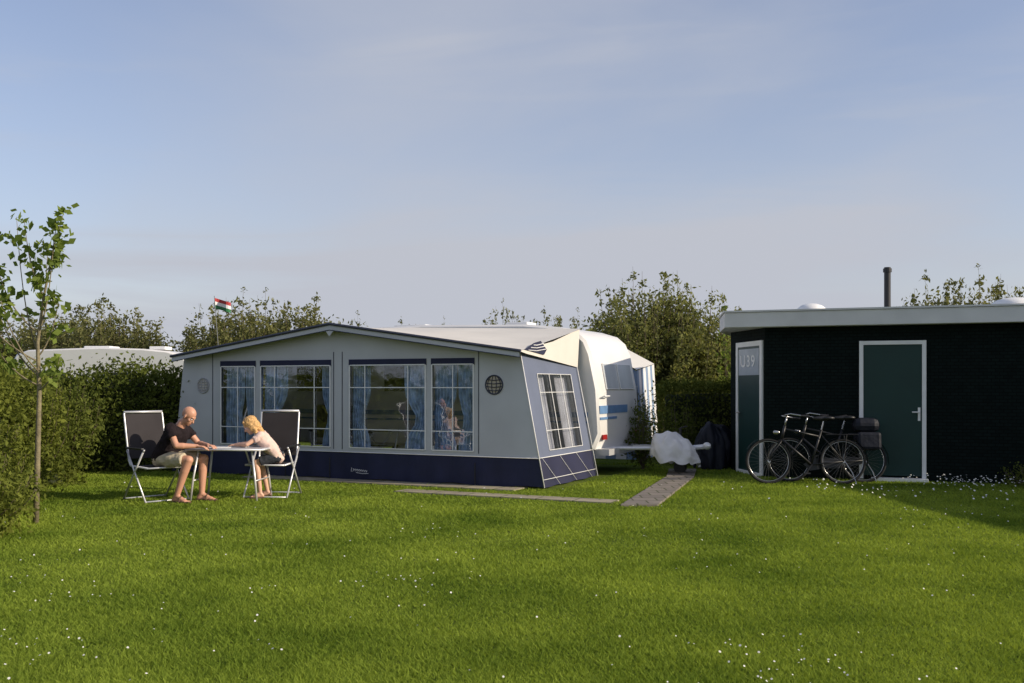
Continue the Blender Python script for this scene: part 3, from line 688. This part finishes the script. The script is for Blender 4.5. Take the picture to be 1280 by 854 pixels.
# ------------------------------------------------------------------ bicycles
def bicycle(label,loc,rz,lean,bag=False,frame_m=None):
    E=top('bicycle',label,'bicycle',loc,rz,'bicycles parked against the hut'); E.rotation_euler=(rad(lean),0,rz)
    fm=frame_m or M['black']; r=.335; wb=1.08
    for x in(0,wb):
        c=Vector((x,0,r))
        we=MB(); we.tube([c-Vector((0,.05,0)),c+Vector((0,.05,0))],.022,10); wheel=we.obj('wheel',M['chrome'],E,smooth=False)
        mb=MB(); mb.tube([c+Vector((math.cos(a),0,math.sin(a)))*(r-.019) for a in[k*math.pi/24 for k in range(48)]],.019,8,0,True); mb.obj('tyre',M['rubber'],wheel,smooth=True)
        mb=MB(); mb.tube([c+Vector((math.cos(a),0,math.sin(a)))*(r-.043) for a in[k*math.pi/24 for k in range(48)]],.006,6,0,True); mb.obj('rim',M['chrome'],wheel,smooth=True)
        mb=MB()
        for k in range(28):
            a=k*2*math.pi/28; a2=a+.35*(1 if k%2 else -1)
            mb.tube([c+Vector((.02*math.cos(a2),.02*(1 if k%4<2 else -1),.02*math.sin(a2))),c+Vector((math.cos(a),0,math.sin(a)))*(r-.045)],.0010,3)
        mb.obj('spokes',M['spoke'],wheel)
    bb=Vector((.46,0,.29)); st=Vector((.30,0,.80)); hl=Vector((.88,0,.66)); hu=Vector((.83,0,.86)); ra=Vector((0,0,r)); fa=Vector((wb,0,r))
    mb=MB(); mb.tube([bb,st],.017,8); mb.tube([bb,hl],.018,8); mb.tube([hl,hu],.020,8); mb.tube([Vector((.33,0,.70)),hu-Vector((0,0,.05))],.015,8)
    for s_ in(-.055,.055):
        o_=Vector((0,s_,0)); mb.tube([bb+o_*.5,ra+o_],.010,6); mb.tube([st+Vector((.015,0,-.06)),ra+o_],.008,6)
        mb.tube([hl+Vector((.0,0,-.01)),hl+o_+Vector((.03,0,-.05)),fa+o_-Vector((.05,0,-.12)),fa+o_],.010,6)
    mb.obj('frame',fm,E,smooth=True)
    mb=MB(); mb.tube([hu,hu+Vector((-.03,0,.13))],.013,8); q=hu+Vector((-.03,0,.13))
    for s_ in(-1,1): mb.tube([q,q+Vector((.05,.1*s_,.02)),q+Vector((.0,.24*s_,.03)),q+Vector((-.16,.28*s_,-.0)),q+Vector((-.24,.28*s_,-.01))],.011,8)
    hb=mb.obj('handlebar',M['chrome'],E,smooth=True)
    for s_ in(-1,1):
        mb=MB(); mb.tube([q+Vector((-.14,.28*s_,0)),q+Vector((-.26,.28*s_,-.01))],.017,8); mb.obj('grip',M['black'],hb)
    mb=MB(); mb.tube([st,st+Vector((-.04,0,.14))],.012,8); mb.obj('seat_post',M['chrome'],E)
    mb=MB(); s0_=st+Vector((-.05,0,.17)); mb.ell(s0_+Vector((-.05,0,0)),(.10,.085,.035)); mb.cap(s0_,s0_+Vector((.15,0,.0)),.05,.022); mb.obj('saddle',M['black'],E,smooth=True)
    for x,a0,a1 in((0,-10,190),(wb,30,200)):
        mb=MB(); c=Vector((x,0,r)); pts_=[c+Vector((math.cos(rad(a)),0,math.sin(rad(a))))*(r+.022) for a in np.linspace(a0,a1,18)]
        for i in range(17):
            a,b=pts_[i],pts_[i+1]; mb.quad(a+Vector((0,-.028,0)),a+Vector((0,.028,0)),b+Vector((0,.028,0)),b+Vector((0,-.028,0)))
        mb.obj('mudguard',M['black'],E,smooth=True)
    mb=MB()
    for s_ in(-.06,.06): mb.tube([(.22,s_,.73),(-.22,s_,.73)],.006,6); mb.tube([(-.05,s_,.73),(0,s_,r)],.006,6)
    for x in(-.2,-.08,.06): mb.tube([(x,-.06,.73),(x,.06,.73)],.005,6)
    mb.obj('rack',M['black'],E)
    mb=MB(); mb.add([(p_[0],-.035,p_[1]) for p_ in((.0,.38),(.46,.38),(.56,.29),(.46,.20),(.0,.28))]+[(p_[0],-.055,p_[1]) for p_ in((.0,.38),(.46,.38),(.56,.29),(.46,.20),(.0,.28))],[(4,3,2,1,0),(5,6,7,8,9)]+[(i,(i+1)%5,(i+1)%5+5,i+5) for i in range(5)]); mb.obj('chain_case',M['black'],E)
    for s_ in(-1,1):
        mb=MB(); e_=bb+Vector((.10*s_,.09*s_,-.13*s_)); mb.tube([bb+Vector((0,.07*s_,0)),e_],.009,6); mb.box(e_+Vector((0,.05*s_,0)),(.09,.08,.02)); mb.obj('pedal',M['black'],E)
    mb=MB(); mb.cap((wb-.15,0,.76),(wb-.11,0,.76),.025,.035); mb.obj('headlight',M['chrome'],E,smooth=True)
    mb=MB(); mb.tube([(-.02,.05,.33),(-.10,.12,.17),(-.14,.17,.02)],.008,6); mb.obj('kickstand',M['chrome'],E)
    if bag:
        for s_ in(-1,1):
            mb=MB(); mb.box((-.06,.13*s_,.62),(.34,.12,.26)); mb.obj('saddle_bag',M['cover_blue'],E,bevel=.04)
        mb=MB(); mb.box((-.04,0,.86),(.38,.30,.22)); mb.obj('rack_bag',M['cover_blue'],E,bevel=.09)
    return E
bicycle('black city bicycle with chrome handlebar leaning near the hut wall',(4.86,14.6,0),rad(180-3),5)
bicycle('black bicycle with dark bags over the rear rack beside the hut',(5.24,14.82,0),rad(180-8),6,True)

# ------------------------------------------------------------------ flag
F=top('flag','small red white and green flag on a thin pole','flag',(-5.95,20.3,0),0)
mb=MB(); mb.tube([(0,0,0),(-.02,0,2.0),(-.12,0,3.28)],.007,6); mb.obj('pole',M['spoke'],F)
mb=MB()
for k in range(3):
    for i in range(8):
        x0=i/8*.34;x1=(i+1)/8*.34; z1=3.24-.07*k; z0=z1-.07; f=lambda x:.05*math.sin(x*18)
        mb.quad((-.12+x0,f(x0),z0-x0*.3),(-.12+x1,f(x1),z0-x1*.3),(-.12+x1,f(x1),z1-x1*.3),(-.12+x0,f(x0),z1-x0*.3),k)
mb.obj('cloth',[M['red'],M['white'],M['green']],F)

# ------------------------------------------------------------------ people
def remesh(o,v,it=3):
    r=o.modifiers.new('remesh','REMESH'); r.mode='VOXEL'; r.voxel_size=v; r.use_smooth_shade=True
    s=o.modifiers.new('smooth','SMOOTH'); s.factor=.5; s.iterations=it
def hand(mb,wr,fwd,up,side,sc=1.0,curl=.35):
    wr=Vector(wr); f=Vector(fwd).normalized(); u=Vector(up); u=(u-f*u.dot(f)).normalized(); s=f.cross(u)*side
    lens=[.068,.078,.072,.056]
    for i in range(4):
        off=(i-1.5)*.0195*sc
        k=wr+f*(.088-.005*abs(i-1.3))*sc+s*off
        mb.cap(wr+s*off*.6+f*.01,k,.014*sc,.0115*sc,10)
        l=lens[i]*sc; m1=k+(f*math.cos(curl)-u*math.sin(curl))*l*.5+s*off*.12; m2=m1+(f*math.cos(curl*2.2)-u*math.sin(curl*2.2))*l*.5
        mb.cap(k,m1,.0092*sc,.0082*sc,8); mb.cap(m1,m2,.0082*sc,.0068*sc,8)
    tb=wr+f*.03*sc-s*.026*sc
    t1=tb+(f*.6-s*.75-u*.2)*.036*sc; t2=t1+(f*.9-s*.3-u*.2)*.032*sc
    mb.cap(wr+f*.015*sc-s*.01*sc,tb,.014*sc,.013*sc,8); mb.cap(tb,t1,.012*sc,.0105*sc,8); mb.cap(t1,t2,.0105*sc,.008*sc,8)
def person(label,loc,rz,J,k,skin,shirt,shorts,hair=None,vox=.0065,shoes=True,sleeve=.55,short_len=.85):
    E=top('person',label,'person',loc,rz)
    mb=MB(); V_=Vector
    pel,chest,neck,head=V_(J['pel']),V_(J['chest']),V_(J['neck']),V_(J['head'])
    sw,hw=J['sw'],J['hw']
    up=(chest-pel).normalized()
    def torso(m_,e):
        for s in(-1,1):
            m_.cap(pel+V_((0,s*hw*.55,0)),chest+V_((0,s*sw*.42,-.02)),.098*k+e,.105*k+e)
            m_.cap(chest+V_((0,s*sw*.42,.0)),V_(J['sh'][s])-V_((0,s*.02,0)),.092*k+e,.058*k+e)
        m_.cap(pel,chest,.10*k+e,.11*k+e)
    torso(mb,0)
    mb.cap(chest,neck,.085*k,.055*k); mb.cap(neck,head-V_((.0,0,.03)),.052*k,.05*k)
    pit=J['pitch']; R=Matrix.Rotation(pit,3,'Y'); hs=J['hs']
    hp=lambda x,y,z: head+R@V_((x,y,z))*hs
    mb.ell(hp(-.012,0,.03),(.095*hs,.076*hs,.088*hs),R,20); mb.ell(hp(.028,0,-.045),(.062*hs,.056*hs,.07*hs),R,16)
    mb.ell(hp(.055,0,-.088),(.03*hs,.033*hs,.024*hs),R,12)
    mb.cap(hp(.080,0,.008),hp(.102,0,-.030),.009*hs,.014*hs,8); mb.cap(hp(.082,-.03,.022),hp(.082,.03,.022),.011*hs,.011*hs,8)
    mb.ell(hp(.078,0,-.062),(.014*hs,.026*hs,.012*hs),R,10)
    for s in(-1,1):
        mb.ell(hp(-.005,s*.078,-.012),(.020*hs,.009*hs,.032*hs),R@Matrix.Rotation(s*.3,3,'Z'),10)
        mb.ell(hp(.055,s*.042,-.02),(.025*hs,.02*hs,.022*hs),R,10)
        sh,el,wr=V_(J['sh'][s]),V_(J['el'][s]),V_(J['wr'][s])
        mb.cap(sh,el,.050*k,.038*k); mb.cap(el,el.lerp(wr,.3),.038*k,.041*k); mb.cap(el.lerp(wr,.3),wr,.040*k,.026*k)
        hand(mb,wr,J['hd'][s],(0,0,1),-s,J['hsz'],J.get('curl',.35))
        hip=pel+V_((0,s*hw*.6,-.01)); kn,an=V_(J['kn'][s]),V_(J['an'][s])
        mb.cap(hip,kn,.085*k,.056*k); mid=kn.lerp(an,.3); mb.cap(kn,mid-V_((.008,0,0)),.054*k,.056*k); mb.cap(mid-V_((.008,0,0)),an,.055*k,.035*k)
        fd=V_(J['ft'][s]).normalized(); heel=an+V_((0,0,-.045*k))-fd*.035*k; ball=an+fd*.12*k+V_((0,0,-.062*k))
        mb.cap(an,heel,.036*k,.034*k); mb.cap(heel,ball,.034*k,.032*k); mb.cap(an,ball,.034*k,.026*k)
        sd_=fd.cross(V_((0,0,1)))
        for q in range(5): mb.cap(ball+sd_*(q-2)*.016*k,ball+fd*(.055-.006*abs(q-(3 if s>0 else 1)))*k+sd_*(q-2)*.019*k,.014*k,.010*k,8)
    o=mb.obj('body',skin,E); remesh(o,vox,3)
    mb=MB(); torso(mb,.016*k)
    mb.cap(pel-up*.02,chest,.125*k,.12*k); mb.cap(chest,neck.lerp(chest,.25),.10*k,.072*k,flat1=True)
    for s in(-1,1):
        sh,el=V_(J['sh'][s]),V_(J['el'][s]); mb.cap(sh,sh.lerp(el,sleeve),.066*k,.064*k,flat1=True)
    o=mb.obj('shirt',shirt,E); remesh(o,.009,2)
    d_=o.modifiers.new('wr','DISPLACE'); tx_=bpy.data.textures.new('wr','CLOUDS'); tx_.noise_scale=.08; d_.texture=tx_; d_.strength=.028; d_.mid_level=.5
    mb=MB()
    for s in(-1,1):
        hip=pel+V_((0,s*hw*.6,-.01)); kn=V_(J['kn'][s]); mb.cap(hip,hip.lerp(kn,short_len),.106*k,.088*k,flat1=True)
    mb.cap(pel,pel+up*.08,.135*k,.125*k,flat1=True)
    o=mb.obj('shorts',shorts,E); remesh(o,.009,2)
    d_=o.modifiers.new('wr','DISPLACE'); d_.texture=tx_; d_.strength=.026; d_.mid_level=.5
    for s in(-1,1):
        mb=MB(); mb.ell(hp(.077,s*.031,.002),(.011*hs,.014*hs,.009*hs),R,12); ey=mb.obj('eye',M['eye'],E,smooth=True)
        mb=MB(); mb.ell(hp(.086,s*.031,.0),(.005*hs,.007*hs,.007*hs),R,10); mb.obj('iris',M['iris'],ey)
        mb=MB(); mb.cap(hp(.090,s*.018,.024),hp(.080,s*.048,.026),.005*hs,.004*hs,6); mb.obj('eyebrow',M['brow'] if hair is None else hair,E)
    mb=MB(); mb.ell(hp(.089,0,-.062),(.006*hs,.022*hs,.005*hs),R,10); mb.obj('mouth',M['lip'],E)
    if shoes:
        for s in(-1,1):
            an=V_(J['an'][s]); fd=V_(J['ft'][s]).normalized(); mb=MB()
            a=an-fd*.07*k; a.z=.012; b=an+fd*.20*k; b.z=.012
            sd_=fd.cross(V_((0,0,1))); mb.add([p+V_((0,0,z)) for z in(-.01,.012) for p in(a-sd_*.032,a+sd_*.032,a.lerp(b,.7)+sd_*.052,b+sd_*.03,b-sd_*.03,a.lerp(b,.7)-sd_*.05)],[(5,4,3,2,1,0),(6,7,8,9,10,11)]+[(i,(i+1)%6,(i+1)%6+6,i+6) for i in range(6)])
            m_=an+fd*.07*k; m_.z=.0; mb.tube([m_-sd_*.05+V_((0,0,.01)),m_-sd_*.04+V_((0,0,.06)),m_+V_((0,0,.082)),m_+sd_*.04+V_((0,0,.06)),m_+sd_*.05+V_((0,0,.01))],.010,6)
            mb.obj('sandal',M['sandal'],E,bevel=.004)
    if hair is not None:
        mb=MB(); mb.ell(hp(-.022,0,.045),(.104*hs,.092*hs,.090*hs),R,18); mb.ell(hp(-.06,0,-.03),(.070*hs,.086*hs,.095*hs),R,16)
        for s in(-1,1): mb.ell(hp(-.012,s*.076,-.035),(.045*hs,.020*hs,.085*hs),R,12); mb.cap(hp(-.03,s*.07,-.08),hp(.0,s*.085,-.18),.034*hs,.018*hs,8)
        mb.cap(hp(-.07,0,-.06),hp(-.08,0,-.19),.055*hs,.035*hs); mb.cap(hp(.05,-.05,.085),hp(.05,.05,.085),.022*hs,.022*hs,8)
        o=mb.obj('hair',hair,E); remesh(o,.006,2)
        d_=o.modifiers.new('st','DISPLACE'); t2_=bpy.data.textures.new('st','CLOUDS'); t2_.noise_scale=.018; d_.texture=t2_; d_.strength=.014; d_.mid_level=.5
    return E
TZ=.66
man=dict(pel=(-.12,0,.545),chest=(.05,0,.85),neck=(.13,0,.98),head=(.225,0,1.07),sw=.19,hw=.15,pitch=rad(38),hs=.98,hsz=1.0,
 sh={-1:(.065,-.175,.915),1:(.065,.175,.915)},el={-1:(.20,-.235,.71),1:(.22,.235,.71)},wr={-1:(.40,-.10,.70),1:(.42,.12,.70)},
 hd={-1:(.9,.25,-.08),1:(.9,-.25,-.08)},kn={-1:(.32,-.15,.53),1:(.35,.15,.53)},an={-1:(.16,-.16,.085),1:(.33,.13,.085)},ft={-1:(1,-.15,0),1:(1,.15,0)})
person('bald person in dark T-shirt and khaki shorts at table',(-4.26,12.5,0),rad(-14),man,1.0,M['skin'],M['shirt_dark'],M['shorts_khaki'])
kid=dict(pel=(0,0,.545),chest=(.17,0,.765),neck=(.25,0,.86),head=(.335,0,.935),sw=.13,hw=.11,pitch=rad(34),hs=.92,hsz=.75,
 sh={-1:(.19,-.125,.815),1:(.19,.125,.815)},el={-1:(.36,-.18,.70),1:(.36,.18,.70)},wr={-1:(.52,-.05,.69),1:(.52,.06,.69)},
 hd={-1:(.9,.3,-.1),1:(.9,-.3,-.1)},kn={-1:(.22,-.09,.46),1:(.26,.09,.46)},an={-1:(.13,-.10,.075),1:(.20,.10,.075)},ft={-1:(1,-.1,0),1:(1,.1,0)})
person('blond child in pale pink T-shirt and dark shorts at table',(-3.04,12.88,0),rad(180+8),kid,.72,M['skin_child'],M['shirt_cream'],M['denim'],M['blond'],.0055,True,.5,.8)
chair('high backed camping chair with dark mesh at the table',(-4.48,12.58,0),rad(-44))
chair('high backed camping chair with dark mesh beside the child',(-3.14,13.02,0),rad(-95),.10)
table('folding camping table with grey top and thin metal legs',(-3.58,12.72,0),rad(-3),.96,.62,TZ,M['table'])
mb=MB(); mb.box((0,0,.004),(.30,.21,.006)); o=mb.obj('magazine',M['paper']); o.location=(-3.72,12.62,TZ+.001); o.rotation_euler=(0,0,rad(12)); tag(o,'open white magazine lying on the camping table','magazine')
mb=MB(); mb.box((0,0,.004),(.21,.29,.004)); o=mb.obj('drawing_paper',M['paper']); o.location=(-3.45,12.85,TZ+.001); o.rotation_euler=(0,0,rad(-20)); tag(o,'sheet of white drawing paper on the camping table','paper')

# ------------------------------------------------------------------ vegetation
def build_tree(name,label,H_,R_,nsh,nleaf,ls,lm,seed,loc,group=None,base=.08,spread=.11,stem=.05,tmin=.64,pw=1.2,spiky=.16):
    global rng
    rng=np.random.default_rng(seed); random.seed(seed)
    E=top(name,label,'tree' if name in('tree','sapling') else 'shrub',loc,0,group)
    mb=MB()
    mb.tube([(0,0,-.05),(.05,.02,H_*.22),(.0,.0,H_*.45)],[stem*1.7,stem*1.2,stem*.6],8)
    nodes=[];sp=[]
    for i in range(nsh):
        a=random.random()*2*math.pi; r=R_*math.sqrt(random.random())*random.uniform(.75,1.05)
        lump=.10*noise.noise(Vector((math.cos(a)*r*1.4,math.sin(a)*r*1.4,seed)))
        spk=random.random()<spiky
        z1=H_*(1-.42*(r/R_)**2+lump)*(random.uniform(.96,1.07) if spk else random.uniform(tmin,.96))
        p0=Vector((math.cos(a)*r*.08,math.sin(a)*r*.08,H_*base*random.uniform(.5,2.5)))
        p1=Vector((math.cos(a)*r*.85,math.sin(a)*r*.85,z1*.45)); p2=Vector((math.cos(a)*r,math.sin(a)*r,z1))
        pts_=[]
        for q in range(7):
            t=q/6; pts_.append(p0*(1-t)**2+p1*2*t*(1-t)+p2*t*t)
        mb.tube(pts_,[stem*.30*(1-.93*q/6)+.0015 for q in range(7)],4)
        for q in range(13):
            t=.15+.85*(q+random.random())/13; nodes.append((p0*(1-t)**2+p1*2*t*(1-t)+p2*t*t,t)); sp.append(.55 if spk else 1)
    mb.obj('trunk',M['bark'],E,smooth=True)
    nn=np.array([tuple(x[0]) for x in nodes]); tt=np.array([x[1] for x in nodes]); sp=np.array(sp)
    wgt=rng.random(len(nn))**pw+.15; wgt/=wgt.sum()
    pick=rng.choice(len(nn),nleaf,p=wgt)
    sg=(spread*(1.45-tt[pick]*.75)*sp[pick])[:,None]*np.array([[1,1,1.2]])
    C=nn[pick]+rng.normal(size=(nleaf,3))*sg; C[:,2]=np.maximum(C[:,2],.05)
    leaves('crown',C,ls*(.6+.8*rng.random(nleaf)),lm,E,.45)
    return E
def copy_tree(src,loc,rz,sc,label=None):
    e=src.copy(); COL.objects.link(e); e.location=loc; e.rotation_euler=(0,0,rz); e.scale=sc
    if label:e['label']=label
    for ch in src.children:
        c=ch.copy(); COL.objects.link(c); c.parent=e
    return e
GT='trees lining the back of the camping field'
tA=build_tree('tree','bushy olive green willow tree with feathery upright twigs',4.25,1.7,210,46000,.050,M['leaf_willow'],11,(3.05,23.0,0),GT,stem=.06,spread=.13)
tB=build_tree('tree','dense dull green tree with feathery top',3.95,2.2,170,38000,.060,M['leaf_far'],12,(-11.6,29.5,0),GT,stem=.06,spread=.16)
tC=build_tree('tree','dull green tree with loose upright twigs',3.95,2.1,160,34000,.060,M['leaf_far'],13,(-8.2,29,0),GT,stem=.06,spread=.15)
copy_tree(tA,(4.2,23.6,0),2.1,(.95,.95,.97)); copy_tree(tA,(5.2,24.8,0),4.0,(.75,.75,.70))
for x,y,rz,s,zs,src in[(-13.6,31,1,1,1,tB),(-16.5,32,2.3,1,.98,tC),(-20,32,4,1.1,1,tB),(-10.0,33,.6,.8,.85,tC),(-6.3,29.5,3.1,.95,1.0,tB),(-7.6,31,1.7,1,1.05,tC),(-5.0,31.5,5,.75,.88,tC),
        (-3.9,35,2,.6,.92,tB),(-2.4,36,4.1,.45,.92,tC),(-.3,31,1.2,.6,.97,tC),(.9,32,2.2,.65,.95,tB),(2.0,33,5.2,.65,.93,tC),
        (13.0,27,2.8,.95,1.10,tC),(11.5,26.5,.3,.8,1.08,tB),(14.6,27.5,1.9,1,1.12,tB),(7.2,30,1,.9,.8,tC),(9.5,31,2,.9,.8,tB)]:
    copy_tree(src,(x,y,0),rz,(s,s,zs))
ts=build_tree('sapling','slender young green sapling behind the hut',3.5,.5,14,900,.05,M['leaf_young'],21,(4.72,21,0),None,stem=.03,spread=.08)

def hedge(name,label,a,b,th,h,nleaf,ls,lm,seed,wob=.15,group=None):
    global rng; rng=np.random.default_rng(seed)
    a=Vector((*a,0));b=Vector((*b,0)); d=(b-a); Lh=d.length; d.normalize(); p=Vector((-d.y,d.x,0))
    def bulge(s,q,z): return wob*(noise.noise(Vector((s*.9+seed,q*2,z*1.1)))+.6*noise.noise(Vector((s*2.7,q*3+seed,z*2.7))))
    mb=MB(); ns=max(6,int(Lh/.3)); prof=[(-.5,0),(-.5,.35),(-.5,.7),(-.46,.93),(-.3,1),(0,1.02),(.3,1),(.46,.93),(.5,.7),(.5,.35),(.5,0)]
    vs=[];fs=[];m=len(prof)
    def pt(s,q,z,ins):
        bb=bulge(s,q,z*h); rnd=1-.25*max(0,z-.6)/.4*(wob>.1)
        return a+d*s+p*(q*(th-ins*2)*rnd+bb*q*2*.8)+Vector((0,0,max(0,z*(h-ins)+bb*z*1.2)))
    for i in range(ns+1):
        s=.12+(Lh-.24)*i/ns
        for q,z in prof: vs.append(pt(s,q,z,.18))
    for i in range(ns):
        for k in range(m-1): fs.append((i*m+k,(i+1)*m+k,(i+1)*m+k+1,i*m+k+1))
    fs.append(tuple(range(m))); fs.append(tuple(ns*m+k for k in range(m-1,-1,-1)))
    mb.add(vs,fs); E=top(name,label,'hedge',(0,0,0),0,group); mb.obj('twigs',M['hedgecore'],E,smooth=True)
    C=np.zeros((nleaf,3)); R_=rng.random((nleaf,4)); tot=2*h+th
    for i in range(nleaf):
        u=R_[i,0]*tot; s=R_[i,1]*Lh
        if R_[i,3]<.06: 
            s=(0 if R_[i,1]<.5 else Lh)+rng.normal()*.05; q=R_[i,2]-.5; z=R_[i,0]
        elif u<h: q,z=-.5,u/h
        elif u<h+th: q,z=(u-h)/th-.5,1.0
        else: q,z=.5,(u-h-th)/h
        C[i]=pt(s,q,z,0)
    ex=.06+.08*(wob>.2)
    C+=rng.normal(size=C.shape)*np.array([[ex,ex,.05+wob*.28]]); C[:,2]=np.maximum(C[:,2],.02)
    leaves('foliage',C,ls*(.6+.8*rng.random(nleaf)),lm,E,.5); return E
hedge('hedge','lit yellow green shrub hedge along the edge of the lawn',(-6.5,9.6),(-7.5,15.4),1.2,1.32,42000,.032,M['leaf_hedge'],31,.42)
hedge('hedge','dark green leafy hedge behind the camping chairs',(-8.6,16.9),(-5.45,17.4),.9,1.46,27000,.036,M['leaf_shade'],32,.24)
hedge('hedge','trimmed green hedge between the caravan and hut',(2.85,19.3),(5.2,19.0),.9,1.42,11000,.035,M['leaf_trim'],33,.05)
hedge('hedge','long dense hedge far across the camping field',(-34,34.5),(34,34.5),1.6,2.1,26000,.10,M['leaf_far'],34,.3)
def shrub(label,loc,H_,R_,nl,ls,lm,seed):
    return build_tree('shrub',label,H_,R_,46,nl,ls,lm,seed,loc,None,.05,.08,.018,spiky=.3)
shrub('low leafy shrub at the lawn edge',(-5.15,9.35,0),.95,.75,6500,.028,M['leaf_hedge'],41)
shrub('leafy green shrub beside the young tree',(-5.95,10.9,0),1.25,.7,7000,.030,M['leaf_hedge'],42)
shrub('leafy green shrub growing out of the hedge',(-6.6,13.6,0),1.75,.7,7500,.032,M['leaf_hedge'],46)
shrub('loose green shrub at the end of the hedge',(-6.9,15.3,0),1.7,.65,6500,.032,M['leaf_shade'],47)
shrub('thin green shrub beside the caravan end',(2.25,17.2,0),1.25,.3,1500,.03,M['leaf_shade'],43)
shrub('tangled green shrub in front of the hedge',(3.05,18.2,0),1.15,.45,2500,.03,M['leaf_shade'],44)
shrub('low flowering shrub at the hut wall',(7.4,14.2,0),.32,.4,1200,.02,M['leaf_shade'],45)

# young tree
random.seed(5); rng=np.random.default_rng(5)
Y=top('tree','young slender tree with bare trunk and fresh green leaves','tree',(-5.0,10.45,0),0)
mb=MB(); tr=[Vector(p_) for p_ in((0,0,-.05),(.02,0,.7),(.03,.02,1.4),(.02,0,1.9),(.08,.02,2.4),(.19,0,2.9),(.29,.0,3.25))]
mb.tube(tr,[.032,.028,.023,.019,.013,.008,.003],10)
CC=[]
def clump(c,k,s):
    for _ in range(k): CC.append(tuple(c+Vector((random.gauss(0,s),random.gauss(0,s),random.gauss(0,s*.75)))))
def br(p0,p1,p2,r0):
    f=lambda t:p0*(1-t)**2+p1*2*t*(1-t)+p2*t*t
    mb.tube([f(q/7) for q in range(8)],[r0*(1-.85*q/7)+.0015 for q in range(8)],6)
    for t in[.4,.52,.64,.76,.88,1.0]:
        if random.random()<.85:
            c=f(t)+Vector((random.gauss(0,.05),random.gauss(0,.05),random.gauss(0,.02))); clump(c,random.randint(7,13),.045)
for (z,a,l,hh) in[(1.45,180,.5,.55),(1.6,200,.42,1.1),(1.75,15,.20,.6),(1.8,150,.36,1.45),(2.0,-10,.18,1.05),(2.1,100,.3,.9),(2.4,170,.22,.78),(2.55,10,.10,.65),(2.0,172,.5,.8),(1.55,165,.62,1.1),(1.4,5,.22,.35),(1.7,185,.75,.9)]:
    p0=Vector((np.interp(z,[q.z for q in tr],[q.x for q in tr]),0,z)); dv=Vector((math.cos(rad(a)),math.sin(rad(a)),0))
    p2=p0+dv*l+Vector((0,0,hh)); p1=p0+dv*l*.75+Vector((0,0,hh*.3)); br(p0,p1,p2,.008)
mb.obj('trunk',M['bark_young'],Y,smooth=True)
for z in(2.4,2.6,2.75,2.9,3.0,3.15,3.28):
    c=Vector((np.interp(z,[q.z for q in tr],[q.x for q in tr])+random.uniform(-.09,.09),0,z)); clump(c,12,.045)
CC=np.array(CC); leaves('crown',CC,.046*(.6+.8*rng.random(len(CC))),M['leaf_young'],Y,.62)
